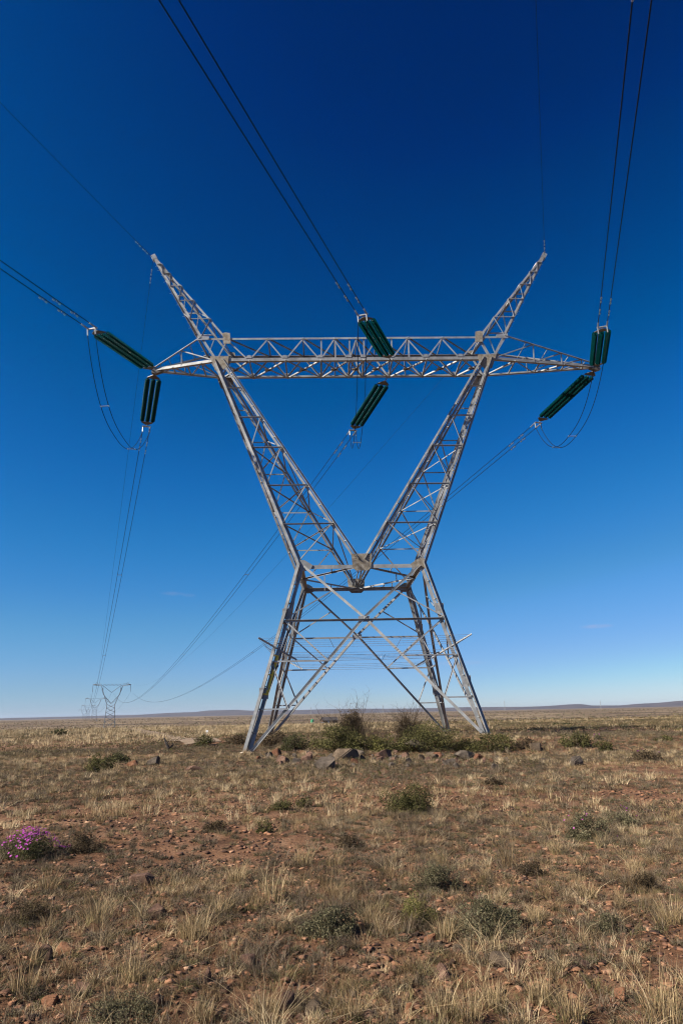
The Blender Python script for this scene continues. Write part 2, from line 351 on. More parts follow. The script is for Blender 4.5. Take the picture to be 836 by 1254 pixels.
# V arms
YP=[.15,.306,.46,.643,.82]
for s in(-1,1):
    O=lambda e,t:lerp((s*XB,e*D2,ZB),(s*W1,e*D1,Z1),t)
    I=lambda e,t:lerp((s*(XB-.42),e*D2,ZB),(s*.18,e*D1,ZPL+.1),t)
    m=MB()
    for e in(-1,1):
        m.star(O(e,-.01),O(e,1),.135,.018,(-s,0,0),(0,-e,0));m.star(I(e,-.01),I(e,1),.125,.018,(s,0,0),(0,-e,0))
        for F in(O,I):
            for k in range(1,12): m.box(F(e,k/12),.2,.03,.09,(s,-e,0),(0,0,1))
            if F is O:
                n=30
                for k in range(1,n):
                    p=F(e,k/n);m.tube([p,p+(Vector((s,0,0)) if k%2 else Vector((0,e,0)))*.16],.010,5)
    arm=m.build('arm',M['steel'],tw)
    # where the inner chord passes at the same height as an outer-chord panel point
    def Iz(e,z): a=I(e,0);b=I(e,1);return I(e,(a.z-z)/(a.z-b.z))
    for e in(-1,1):
        l=MB();pts=[(O(e,t),Iz(e,O(e,t).z)) for t in YP]
        nn=Vector((0,e,0))
        for k,(a,b) in enumerate(pts):
            l.angle(a+nn*.05,b+nn*.05,.07,.01,(0,0,-1),nn)
            nxt=pts[k+1][0] if k+1<len(pts) else O(e,.985)
            if k>=1: l.angle(b+nn*.03,nxt+nn*.03,.065,.01,(s,0,0),nn)
        l.build('lacing',M['steel_thin'],arm)
    for F,nn in((lambda e,t:O(e,t),Vector((s,0,0))),(lambda e,t:Iz(e,O(e,t).z),Vector((-s,0,0)))):
        l=MB();ts=[.15,.306,.46,.643,.82,.99];sg=1
        for a,b in zip(ts,ts[1:]):
            l.angle(F(-1,b),F(1,b),.06,.01,(0,0,-1),nn);l.angle(F(-sg,a),F(sg,b),.06,.01,(0,0,1),nn);sg=-sg
        l.build('lacing',M['steel'],arm)
    l=MB()
    for t in(.46,.643,.82):                               # diaphragms
        l.angle(O(-1,t),Iz(1,O(1,t).z),.055,.01,(0,0,-1),(1,0,0))
        l.angle(O(1,t),Iz(-1,O(1,t).z),.055,.01,(0,0,-1),(-1,0,0))
    l.build('lacing',M['steel'],arm)
    m=MB()
    for e in(-1,1):
        y=e*(D2+.05);m.plate([(s*(XB+.35),y,ZB+.28),(s*(XB-.75),y,ZB+.28),(s*(XB-.72),y,ZB-.28),(s*(XB-.45),y,ZB-.62),(s*(XB+.02),y,ZB-.62)],(0,1,0),.025)
    m.build('gusset_plate',M['plate'],arm)
# crossarm
m=MB();F_,B_=-D2,D2
for y in(F_,B_):
    e=1 if y>0 else -1
    m.angle((-XB,y,ZB),(XB,y,ZB),.19,.02,(0,0,1),(0,-e,0));m.angle((-XTO,y,ZT),(XTO,y,ZT),.12,.014,(0,0,-1),(0,-e,0))
    for s,tx in((-1,TIPL),(1,TIPR)):
        tip=Vector((tx,e*.10,TZ));m.angle((s*XB,y,ZB),tip,.17,.018,(0,0,1),(0,-e,0));m.angle((s*XTO,y,ZT),tip+Vector((0,0,.14)),.10,.012,(0,0,1),(0,e,0))
ca=m.build('crossarm',M['steel'],tw)
bn=[-8.07,-6.15,-4.05,-1.98,-.30,.55,2.2,4.25,6.3,8.07];tn=[-7.47,-5.1,-3.02,-1.15,.15,1.35,3.2,5.27,7.47]
for y in(F_,B_):
    e=1 if y>0 else -1;l=MB();nn=Vector((0,-e,0))
    for k,t in enumerate(tn):
        l.angle((bn[k],y-.02*e,ZB+.1),(t,y-.02*e,ZT-.05),.085,.011,(1,0,0),nn);l.angle((t,y-.035*e,ZT-.05),(bn[k+1],y-.035*e,ZB+.1),.085,.011,(-1,0,0),nn)
    for x in(-1.98,-1.15,-.30,.55,2.2,3.2):
        l.angle((x+.03,y-.05*e,ZB+.1),(x+.03,y-.05*e,ZT),.08,.011,(1,0,0),nn)
    for s in(-1,1): l.angle((s*XTI,y-.05*e,ZT),(s*(XB),y-.05*e,ZB+.1),.09,.011,(1,0,0),nn);l.angle((s*XB,y,ZB),(s*XTO,y,ZT),.13,.016,(1,0,0),nn)
    l.build('lacing',M['steel_thin'],ca)
l=MB()
for a,b in zip(bn,bn[1:]):
    for p,q in(((a,F_,ZB+.01),(b,B_,ZB+.01)),((a,B_,ZB-.02),(b,F_,ZB-.02))): l.angle(p,q,.085,.011,(0,0,1),(1,0,0))
    l.box(((a+b)/2,0,ZB-.005),.42,.26,.03)
for a in bn: l.angle((a,F_,ZB-.04),(a,B_,ZB-.04),.08,.011,(0,0,1),(1,0,0))
l.build('lacing',M['steel'],ca)
l=MB()
for a,b in zip(tn,tn[1:]):
    l.angle((a,F_,ZT-.01),(b,B_,ZT-.01),.07,.01,(0,0,-1),(1,0,0))
    l.angle((b,F_,ZT-.03),(b,B_,ZT-.03),.07,.01,(0,0,-1),(1,0,0))
l.build('lacing',M['steel'],ca)
for x in bn[1:-1]:
    for y in(F_,B_):
        g=MB();g.plate([(x-.18,y,ZB+.18),(x+.18,y,ZB+.18),(x+.09,y,ZB+.36),(x-.09,y,ZB+.36)],(0,1,0),.045);g.build('gusset_plate',M['steel_thin'],ca)
for s,tx,fr in((-1,TIPL,(.42,)),(1,TIPR,(.30,.60,.82))):   # lattice of the tapering ends
    l=MB()
    bot=lambda e,t:lerp((s*XB,e*D2,ZB),(tx,e*.1,TZ),t);top=lambda e,t:lerp((s*XTO,e*D2,ZT),(tx,e*.1,TZ+.14),t)
    pts=[0]+list(fr)+[1]
    for e in(-1,1):
        for k in range(1,len(pts)-1):
            t=pts[k];tb=(top(e,t).x-s*XB)/(tx-s*XB);l.angle(top(e,t),bot(e,tb),.06,.009,(1,0,0),(0,-e,0))
            tp_=pts[k-1];tb0=(top(e,tp_).x-s*XB)/(tx-s*XB) if k>1 else 0
            l.angle(bot(e,tb0),top(e,t),.06,.009,(0,0,1),(0,-e,0))
    zz=[0,.22,.45,.68,.86];sg=1
    for a,b in zip(zz,zz[1:]):
        l.angle(bot(-1,b),bot(1,b),.07,.009,(0,0,1),(s,0,0));l.angle(bot(sg,a),bot(-sg,b),.07,.009,(0,0,1),(s,0,0));sg=-sg
        l.angle(top(-1,b),top(1,b),.055,.009,(0,0,-1),(s,0,0))
    l.build('lacing',M['steel'],ca)
    t_=MB();t_.plate([(tx-s*.5,0,TZ+.16),(tx+s*.12,0,TZ+.10),(tx+s*.16,0,TZ-.12),(tx-s*.1,0,TZ-.2),(tx-s*.5,0,TZ-.04)],(0,1,0),.26);t_.build('end_plate',M['dark_steel'],ca)
# earth-wire peaks
for s in(-1,1):
    O=lambda e,t:lerp((s*XTO,e*D2,ZT),(s*PX,e*.1,PZ),t);I=lambda e,t:lerp((s*XTI,e*D2,ZT),(s*(PX-.16),e*.1,PZ+.02),t)
    m=MB()
    for e in(-1,1):
        m.angle(O(e,0),O(e,1),.13,.015,(-s,0,0),(0,-e,0));m.angle(I(e,0),I(e,1),.12,.015,(s,0,0),(0,-e,0))
        n=17
        for k in range(1,n): 
            p=O(e,k/n);m.tube([p,p+(Vector((s,0,-.2)) if k%2 else Vector((0,e,0)))*.15],.009,5)
    pk=m.build('peak',M['steel'],tw)
    ts=[.22,.44,.62,.78,.9]
    for e in(-1,1):
        l=MB();nn=Vector((0,e,0))
        for k,t in enumerate(ts):
            l.angle(O(e,t)+nn*.02,I(e,t)+nn*.02,.06,.009,(0,0,1),nn);pt=ts[k-1] if k else 0
            l.angle(O(e,pt)+nn*.02,I(e,t)+nn*.02,.06,.009,(1,0,0),nn)
        l.build('lacing',M['steel_thin'],pk)
    l=MB()
    for F in(O,I):
        sg=1;tt=[0]+ts
        for a,b in zip(tt,tt[1:]): l.angle(F(-1,b),F(1,b),.055,.009,(0,0,1),(1,0,0));l.angle(F(sg,a),F(-sg,b),.055,.009,(0,0,1),(1,0,0));sg=-sg
    l.build('lacing',M['steel'],pk)
    g=MB()
    for e in(-1,1):
        y=e*(D2+.04);g.plate([(s*(XTI-.24),y,ZT-.40),(s*(XTI+.2),y,ZT-.40),(s*(XTI+.26),y,ZT+.3),(s*(XTI+.1),y,ZT+.36),(s*(XTI-.18),y,ZT+.3)],(0,1,0),.022)
    g.build('gusset_plate',M['plate'],pk)
    g=MB()
    for e in(-1,1):
        y=e*(D2+.04);g.plate([(s*(XTO-.5),y,ZT-.12),(s*(XTO+.2),y,ZT-.16),(s*(XTO+.2),y,ZT+.16),(s*(XTO-.5),y,ZT+.08)],(0,1,0),.022)
    g.box((s*(PX-.08),0,PZ),.34,.3,.3,(s*.5,0,.86),(0,1,0))
    g.build('gusset_plate',M['steel_thin'],pk)
# anti-climbing guard
bars={}
for s in(-1,1):
    for e in(-1,1):
        c=leg_pt(s,e,4.55);o=Vector((s,e*.75,0)).normalized();a=c+o*1.0+Vector((0,0,.45));b=c-o*1.15-Vector((0,0,.5));bars[s,e]=(a,b)
        gd=MB();gd.angle(a,b,.07,.01,(0,0,1),o.cross(Vector((0,0,1))));gdo=gd.build('climbing_guard',M['steel_thin'],tw)
gd=MB()
for (p,q) in(((-1,-1),(1,-1)),((-1,1),(1,1)),((-1,-1),(-1,1)),((1,-1),(1,1))):
    for k,t in enumerate((.0,.09,.18,.27,.37,.63,.74,.86,.98)):
        a=lerp(*bars[p],t);b=lerp(*bars[q],t);n=46;P=[lerp(a,b,i/n)-Vector((0,0,.05*math.sin(math.pi*i/n))) for i in range(n+1)]
        gd.tube(P,.006,4)
        for i in range(1,n):
            c=P[i];r=Vector((random.uniform(-1,1),random.uniform(-1,1),random.uniform(-1,1))).normalized()*.035;gd.tube([c-r,c+r],.0035,3)
    for f in(.33,.67):
        gd.tube([lerp(lerp(*bars[p],.0),lerp(*bars[q],.0),f)-Vector((0,0,.05)),lerp(lerp(*bars[p],.37),lerp(*bars[q],.37),f)-Vector((0,0,.1))],.012,4)
gd.build('barbed_wire',M['fitting'],gdo)
# ------------------------------------------------------------------ insulators, conductors, jumpers
def direc(az,s): v=Vector((math.sin(az),math.cos(az),-s));return v.normalized()
SL=6.45
phases=[('left',(TIPL,0,TZ),(TIPL,0,TZ)),('middle',(2.14,-D2,ZB),(2.14,D2,ZB)),('right',(TIPR,0,TZ),(TIPR,0,TZ))]
FAZ=[.262,.315,.340];ends={}
where={'left':'the left tip of the crossarm','middle':'the middle of the crossarm','right':'the right tip of the crossarm'}
def insulator_set(start,d,label):
    root=tag(empty('insulator_set',start),label,'insulator','triple strain insulators of the near tower')
    inv=-Vector(start);d=Vector(d);h=Vector((-d.y,d.x,0)).normalized()
    def B(m,name,mat,sm=False,parent=root):
        m.v=[tuple(Vector(v)+inv) for v in m.v];return m.build(name,M[mat],parent,sm)
    S=Vector(start);m=MB()
    m.tube([S,S+d*.22],.035,6);m.tube([S+d*.18,S+d*.4],.028,6);B(m,'link',  'dark_steel')
    nn=h.cross(d)
    m=MB();m.plate([S+d*.36-h*.06,S+d*.36+h*.06,S+d*.66+h*.38,S+d*.76+h*.38,S+d*.76-h*.38,S+d*.66-h*.38],nn,.03);B(m,'yoke_plate','dark_steel')
    for k in(-1,0,1):
        o=S+h*(.335*k);m=MB();n=27;a0=.88;st=(5.55-a0)/n
        m.tube([o+d*.70,o+d*a0],.02,5);m.tube([o+d*5.55,o+d*5.78],.02,5)
        for i in range(n):
            t=a0+i*st;pr=[(t,.028),(t+.03,.045),(t+.055,.055),(t+.07,.10),(t+.098,.150),(t+.112,.153),(t+.116,.140),(t+.092,.09),(t+.10,.05),(t+.13,.028),(t+st,.026)]
            m.lathe(o,d,pr,12)
        gs=B(m,'insulator_string','glass',True);m=MB();pr=[(a0-.02,.03)]
        for i in range(n):
            t=a0+i*st;pr+=[(t+.122,.022),(t+.130,.050),(t+st+.02,.056),(t+st+.03,.022)] if i<n-1 else [(t+.13,.022)]
        m.lathe(o,d,pr,8);B(m,'core','cap',True,gs)
    m=MB();m.plate([S+d*5.72-h*.38,S+d*5.72+h*.38,S+d*5.82+h*.38,S+d*6.08+h*.10,S+d*6.08-h*.10,S+d*5.82-h*.38],nn,.03);B(m,'yoke_plate','dark_steel')
    m=MB();m.tube([S+d*6.0,S+d*6.3],.03,6);m.box(S+d*6.33,.09,.56,.05,d,h);B(m,'clamp_bar','fitting')
    for k in(-1,1):
        o=S+h*(.225*k);m=MB();m.tube([o+d*6.33,o+d*6.45,o+d*6.95],.04,7);m.tube([o+d*6.42,o+d*6.36-Vector((0,0,.38))],.038,7);B(m,'dead_end_clamp','fitting')
    return S+d*6.9,h,S+d*6.38-Vector((0,0,.36))
def damper(m,p,d,dz=-1):
    d=Vector(d).normalized();q=p+Vector((0,0,-.10))
    m.tube([p,q],.022,5);m.tube([q-d*.22,q,q+d*.22],.010,4)
    for sg in(-1,1):
        c=q+d*(.22*sg);m.tube([c-d*.075,c-d*.05,c+d*.05,c+d*.075],[.02,.042,.042,.02],6)
def conductor(st,az,s,k,T,label,group,r=.021,damp=(1.3,2.5),spacers=(),h=None,sepv=.45,n=110,cat='cable'):
    P=[]
    for i in range(n+1):
        t=T*(i/n)**1.6;P.append(Vector(st)+Vector((math.sin(az)*t,math.cos(az)*t,-s*t+k*t*t)))
    m=MB();m.tube(P,r,5);o=tag(m.build('power_cable' if r>.01 else 'earth_wire',M['cable'],smooth=True),label,cat,group)
    at=lambda t:Vector(st)+Vector((math.sin(az)*t,math.cos(az)*t,-s*t+k*t*t))
    for t in damp:
        m=MB();damper(m,at(t),direc(az,s));m.build('vibration_damper',M['damper'],o)
    for t in spacers:
        m=MB();a=at(t);b=a+h*sepv;m.box((a+b)/2,sepv,.05,.04,h,(0,0,1))
        for q in(a,b): m.tube([q-direc(az,s)*.06,q+direc(az,s)*.06],.036,6)
        m.build('spacer',M['fitting'],o)
    return o
BAZ,BS,BK=-.325,.1112,2.34e-4
for i,(nm,sf,sb) in enumerate(phases):
    azf=math.pi+FAZ[i];df=direc(azf,.125);db=direc(-.312,.153)
    ef,hf,jf=insulator_set(sf,df,f'green glass insulator set pulling towards the camera from {where[nm]}')
    eb,hb,jb=insulator_set(sb,db,f'green glass insulator set pulling away behind the tower from {where[nm]}')
    for k in(-1,1):
        side_f='outer' if (k>0) else 'inner'
        conductor(ef+hf*.225*k,azf,.128,3e-4,60 if i else 60,f'{"right" if k<0 else "left"} cable of the pair overhead from {where[nm]}','cables running forward over the camera',spacers=(19.5,) if k<0 else (),h=hf,damp=((1.25,2.6) if k>0 else (1.6,2.95)))
        conductor(eb+hb*.225*k,BAZ,BS,BK,433,f'{"left" if k>0 else "right"} cable sagging far away behind {where[nm]}','cables sagging away to the second tower',spacers=(34,88,150,225,310) if k<0 else (),h=hb,damp=((1.25,2.5) if k>0 else (1.7,2.95)))
        a=jf+hf*.225*k;b=jb-hb*.225*k
        n=44;P=[];DR=[3.0,2.9,3.2][i]
        for j in range(n+1):
            u=j/n;w=abs(2*u-1);p=a.lerp(b,u);p.z-=DR*(1-w**2.6);P.append(p)
        P=[P[0].copy()]+P[1:]
        m=MB();m.tube(P,.019,5);jo=tag(m.build('jumper_cable',M['cable'],smooth=True),f'{"inner" if k<0 else "outer"} slack jumper cable looping below {where[nm]}','cable','slack jumper loops')
        if k<0:
            for u in(.27,.73) if i==0 else ((.62,) if i==1 else (.5,.75)):
                j=int(u*n);a2=P[j];bb=(jf+hf*.225).lerp(jb-hb*.225,j/n);bb.z-=DR*(1-abs(2*j/n-1)**2.6)
                m=MB();m.tube([a2,bb],.022,5)
                for q in(a2,bb): m.tube([q+Vector((0,-.05,0)),q+Vector((0,.05,0))],.04,6)
                m.build('spacer',M['fitting'],jo)
for s,nm,az in((-1,'left',3.44),(1,'right',3.465)):
    tip=Vector((s*PX,0,PZ))
    conductor(tip,az,.08,2e-4,60,f'thin earth wire running forward and up from the {nm} peak','thin earth wires',r=.012,damp=(.9,1.7))
    conductor(tip-Vector((0,0,.25)),-.318,.094,1.74e-4,437,f'thin earth wire falling away to the far tower from the {nm} peak','thin earth wires',r=.012,damp=(.9,1.7))
# ------------------------------------------------------------------ the receding line of suspension towers
def far_tower(az_deg,dist,topel,label,detail=True):
    a=R_(az_deg);x=CAM[0]+dist*math.sin(a);y=CAM[1]+dist*math.cos(a);zt=CAM[2]+dist*math.tan(R_(topel));z0=zt-27.
    t=tag(empty('suspension_tower',(x,y,z0),.318),label,'pylon','suspension towers marching away to the horizon')
    th_=.15 if detail else .18
    def seg(m,p,q,w=th_): m.angle(p,q,w*1.35,w*.5,(1,0,0),(0,1,0))
    legs=[]
    for s in(-1,1):
        for e in(-1,1):
            m=MB();seg(m,(s*3.4,e*3.0,-1.5),(s*2.4,e*1.6,14),.2);m.build('leg',M['steel'],t)
    m=MB()
    lv=[0,3.4,6.4,9.2,11.7,14]
    P=lambda s,e,z:(s*(3.4-z/14),e*(3.0-1.4*z/14),z)
    for a_,b_ in zip(lv,lv[1:]):
        for e in(-1,1):
            seg(m,P(-1,e,a_),P(1,e,b_));seg(m,P(1,e,a_),P(-1,e,b_));seg(m,P(-1,e,b_),P(1,e,b_),.1)
        for s in(-1,1):
            seg(m,P(s,-1,a_),P(s,1,b_));seg(m,P(s,1,a_),P(s,-1,b_))
    m.build('cross_brace',M['steel'],t)
    for s in(-1,1):
        m=MB()
        for e in(-1,1):
            seg(m,(s*2.4,e*1.6,14),(s*6.6,e*.8,25.6),.2);seg(m,(0,e*1.4,14.6),(s*5.2,e*1.0,20.4),.18)
            zz=[15,16.6,18.2,19.6];
            for k,z in enumerate(zz):
                xo=s*(2.4+(z-14)*.362);xi=s*((z-14.6)*.9);seg(m,(xo,e*1.2,z),(xi,e*1.2,z),.1)
                if k<3: z2=zz[k+1];seg(m,(xi,e*1.2,z),(s*(2.4+(z2-14)*.362),e*1.2,z2),.1)
            seg(m,(s*5.2,e,20.4),(s*5.4,e*.8,25.6),.12);seg(m,(s*5.2,e,21),(s*6.2,e,23.4),.1);seg(m,(s*5.3,e,23.2),(s*6.5,e,25.4),.1)
        m.build('arm',M['steel'],t)
    m=MB()
    for e in(-1,1):
        seg(m,(-11.6,0,26.2),(-6.6,e*.8,25.6),.16);seg(m,(-6.6,e*.8,25.6),(6.6,e*.8,25.6),.18);seg(m,(6.6,e*.8,25.6),(11.6,0,26.2),.16)
        seg(m,(-7,e*.8,26.7),(7,e*.8,26.7),.14);seg(m,(7,e*.8,26.7),(11.6,0,26.3),.12);seg(m,(-7,e*.8,26.7),(-11.6,0,26.3),.12)
        for k in range(12): seg(m,(-7+k*1.17,e*.8,25.6 if k%2 else 26.7),(-5.83+k*1.17,e*.8,26.7 if k%2 else 25.6),.1)
    for s in(-1,1): seg(m,(s*8.2,0,26.5),(s*9.7,0,27.6),.12);seg(m,(s*10.4,0,26.2),(s*9.7,0,27.6),.12)
    m.build('crossarm',M['steel'],t)
    for p,q in(((-11.5,0,26.1),(-11.5,0,21.6)),((11.5,0,26.1),(11.5,0,21.6)),((-5.4,0,25.6),(0,0,21.4)),((5.4,0,25.6),(0,0,21.4))):
        m=MB();m.tube([p,q],.12,6);m.build('insulator_string',M['dark_steel'],t)
    return Vector((x,y,z0))
t2=far_tower(-16.85,475,2.52,'nearest of the far V-headed pylons, standing on the left plain below the sagging cables')
t3=far_tower(-17.98,915,1.46,'second far pylon, smaller and just left of the nearest far one')
t4=far_tower(-18.45,1360,.93,'third far pylon, half hidden in the cluster on the left horizon',False)
t5=far_tower(-18.72,1790,.62,'fourth and smallest far pylon, at the left end of the cluster',False)
# onward cables between far towers
def span(a,b,offs,z,names,sag):
    for off,nm in zip(offs,names):
        ax=Vector((math.cos(.318)*off,math.sin(.318)*off,z));p=a+ax;q=b+ax;P=[]
        for i in range(41):
            u=i/40;v=p.lerp(q,u);v.z-=4*sag*u*(1-u);P.append(v)
        m=MB();m.tube(P,.035,4);tag(m.build('power_cable',M['cable']),nm,'cable','cables between the far towers')
span(t2,t3,(-11.5,0,11.5),21.4,[f'{n} far cable sagging between the nearest far pylon and the second one' for n in('left','middle','right')],11)
span(t3,t4,(-11.5,0,11.5),21.4,[f'{n} far cable between the second and third far pylons' for n in('left','middle','right')],10)
# masts on the horizon
for px,top,nm in((380.5,866,'leftmost'),(416.5,866.5,'second from left'),(469,863.5,'middle'),(617,858,'second from right'),(734,857.5,'rightmost')):
    dist=2600;d=ray(px,top);k=dist/math.hypot(d[0],d[1]);x=CAM[0]+d[0]*k;y=CAM[1]+d[1]*k;zt=CAM[2]+d[2]*k;z0=-6;H=zt-z0
    t=tag(empty('mast',(x,y,z0)),f'{nm} of the thin grey masts standing on the far horizon','mast','thin masts on the horizon')
    m=MB()
    for sx_,sy_ in((-1,-1),(1,-1),(0,1)): m.tube([(sx_*1.4,sy_*1.2,0),(sx_*.35,sy_*.3,H)],.28,4)
    zs=np.linspace(0,H,9)
    for j,(a,b) in enumerate(zip(zs,zs[1:])):
        f=lambda z:1.4-1.05*z/H;sg=1 if j%2 else -1;m.tube([(-sg*f(a),-f(a)*.85,a),(sg*f(b),-f(b)*.85,b)],.15,4)
    m.build('lattice',M['steel'],t)
# ------------------------------------------------------------------ farm in the distance
fx,fy,fz=ground_at(403,883.2)
t=tag(empty('farmhouse',(fx,fy,fz),.2),'low dark-roofed farmhouse far off on the plain behind the left bushes','house')
k=pxm((fx,fy,fz));w=18*k;hh=8.5*k
m=MB();m.box((0,0,hh*.3),w,w*.5,hh*.6);m.add([(-w/2,-w*.25,hh*.6),(-w/2,w*.25,hh*.6),(-w/2,0,hh*.95),(w/2,-w*.25,hh*.6),(w/2,w*.25,hh*.6),(w/2,0,hh*.95)],[(0,1,2),(5,4,3)]);wl=m.build('wall',M['rock_brown'],t)
m=MB()
for sg in(-1,1): m.plate([(-w*.54,sg*w*.30,hh*.55),(w*.54,sg*w*.30,hh*.55),(w*.54,0,hh*1.02),(-w*.54,0,hh*1.02)],(0,sg*.5,1),.12)
m.build('roof',M['roof'],t)
for q in(-.3,.05,.34): m=MB();m.box((w*q,-w*.25-.03,hh*.32),w*.08,.08,hh*.28);m.build('window',M['glass_dark'],t)
m=MB();m.box((-w*.1,-w*.25-.03,hh*.25),w*.07,.08,hh*.5);m.build('door',M['white'],t)
cx,cy,cz=ground_at(394.8,886.0);k=pxm((cx,cy,cz))
t=tag(empty('parked_car',(cx,cy,cz),.15),'white pickup parked in front of the dark-roofed farmhouse','car')
L_=4.9;m=MB();m.box((0,0,.75),L_,1.8,.55);b_=m.build('body',M['white'],t)
m=MB();m.add([(-.9,-.8,1.02),(1.2,-.8,1.02),(1.2,.8,1.02),(-.9,.8,1.02),(-.5,-.7,1.65),(.9,-.7,1.65),(.9,.7,1.65),(-.5,.7,1.65)],[(3,2,1,0),(4,5,6,7),(0,1,5,4),(1,2,6,5),(2,3,7,6),(3,0,4,7)]);m.build('cab',M['glass_dark'],t)
m=MB();m.box((.2,0,1.68),1.45,1.45,.06);m.build('cab_roof',M['white'],t)
for a in(-1.5,1.5):
    for e in(-.8,.8): m=MB();m.lathe((a,e-.1,.36),(0,1,0),[(0,0),(0,.36),(.2,.36),(.2,0)],12);m.build('wheel',M['dark_steel'],t)
cx,cy,cz=ground_at(382.3,882.3)
t=tag(empty('water_tank',(cx,cy,cz)),'round green plastic water tank left of the farmhouse','tank')
m=MB();m.lathe((0,0,.5),(0,0,1),[(0,0),(0,1.15),(.3,1.2),(.6,1.15),(.9,1.2),(1.2,1.15),(1.5,1.2),(1.8,1.1),(2.1,.5),(2.15,0)],18);m.build('barrel',M['tank'],t)
m=MB();m.lathe((0,0,2.6),(0,0,1),[(0,.3),(.12,.3),(.14,0)],10);m.build('lid',M['tank'],t)
m=MB();m.box((0,0,.25),2.8,2.8,.5);m.build('stand',M['concrete'],t)
# white marker by the track
cx,cy,cz=ground_at(253.5,899.5);k=pxm((cx,cy,cz))
t=tag(empty('marker_post',(cx,cy,cz)),'small white marker post left of the tower beside the track','post')
m=MB();m.box((0,0,k*2.4),.09,.09,k*4.8);m.build('post',M['white'],t);m=MB();m.box((0,-.06,k*4.0),k*2.6,.03,k*1.8);m.build('plate',M['white'],t)
# black stump
cx,cy,cz=ground_at(206.5,918);k=pxm((cx,cy,cz))
t=tag(empty('dead_stump',(cx,cy,cz)),'black leaning dead stump with a short side stub, left of the tower','stump')
m=MB();m.tube([(0,0,-.1),(-1.0*k,0,4*k),(-3.5*k,0,8*k),(-4.5*k,0,11*k),(-6.3*k,0,13.6*k)],[1.7*k,1.6*k,1.5*k,1.1*k,.7*k],8);m.build('trunk',M['charred'],t)
m=MB();m.tube([(0,0,1*k),(3*k,.1,3*k),(5*k,0,6*k),(4.6*k,0,8*k)],[1.2*k,1.2*k,1.1*k,.5*k],7);m.build('branch',M['charred'],t)
m=MB();m.tube([(-3*k,0,7.2*k),(-1*k,-.1,8.4*k),(-.2*k,0,9.6*k)],[1.1*k,.9*k,.3*k],7);m.build('branch',M['charred'],t)
# ------------------------------------------------------------------ plants
def leaves(n,rx,ry,h,size,clumps=9,seed=0,flat=.35):
    """n leaf triangles in a lumpy dome; returns V,T,tint"""
    r=np.random.default_rng(seed);c=[]
    while len(c)<clumps:
        p=r.uniform(-1,1,3);p[2]=abs(p[2])
        if np.linalg.norm(p)<1: c.append(p*[.74,.74,.76])
    c=np.array(c);cs=r.uniform(.13,.34,len(c));ct=r.uniform(-.22,.22,len(c))
    w=cs**2;idx=r.choice(len(c),n,p=w/w.sum());d=r.normal(size=(n,3));d/=np.linalg.norm(d,axis=1)[:,None]
    P=c[idx]+d*(cs[idx]*r.uniform(.35,1,n)**.5)[:,None];P[:,2]=np.abs(P[:,2])
    stray=r.random(n)<.16;P[stray]*=r.uniform(1.0,1.22,stray.sum())[:,None]
    P=P*[rx,ry,h]
    a=r.normal(size=(n,3));a/=np.linalg.norm(a,axis=1)[:,None];b=np.cross(a,r.normal(size=(n,3)));b/=np.linalg.norm(b,axis=1)[:,None]+1e-9
    s=size*r.uniform(.6,1.4,n)[:,None];V=np.stack([P-a*s,P+a*s,P+b*s*.8+a*s*.2,P-b*s*.5],1)
    T=np.arange(n*4).reshape(n,4)[:,[[0,3,1],[0,1,2]]].reshape(-1,3)
    ti=np.clip(.45+ct[idx]+r.normal(0,.18,n),0,1);return V.reshape(-1,3),T,np.repeat(ti,4)
def blades(base,n,h,spread,lean,width,r,segs=3,tint0=.5,curl=.5,rad=.06):
    """n curved grass blades from a tuft; arrays"""
    ang=r.uniform(0,2*np.pi,n);rr=rad*np.sqrt(r.random(n));o=np.stack([np.cos(ang)*rr,np.sin(ang)*rr,np.zeros(n)],1)
    a2=ang+r.normal(0,.7,n);le=np.abs(r.normal(0,lean,n))+spread*.2;hh=h*r.uniform(.45,1.05,n)
    t=np.linspace(0,1,segs+1)[None,:,None];dirn=np.stack([np.cos(a2),np.sin(a2),np.zeros(n)],1)[:,None,:]
    C=base[None,None,:]+o[:,None,:]+dirn*(hh*le)[:,None,None]*(t**(1+curl*1.6))+np.array([0,0,1.])[None,None,:]*hh[:,None,None]*(t-.28*curl*t**3*np.minimum(le,1.2)[:,None,None])
    ph=r.uniform(0,2*np.pi,n);sd=np.stack([np.cos(ph),np.sin(ph),np.zeros(n)],1)[:,None,:]
    wv=width*r.uniform(.6,1.3,n)[:,None,None]*(1-t*.9)
    Lf=C-sd*wv;Rt=C+sd*wv;V=np.stack([Lf,Rt],2).reshape(n,-1,3)
    k=np.arange(segs)*2;q=np.concatenate([np.stack([k,k+1,k+3],1),np.stack([k,k+3,k+2],1)])
    T=(np.arange(n)*(2*(segs+1)))[:,None,None]+q[None]
    ti=np.clip(tint0+r.normal(0,.16,n),0,1)
    return V.reshape(-1,3),T.reshape(-1,3),np.repeat(ti,2*(segs+1))
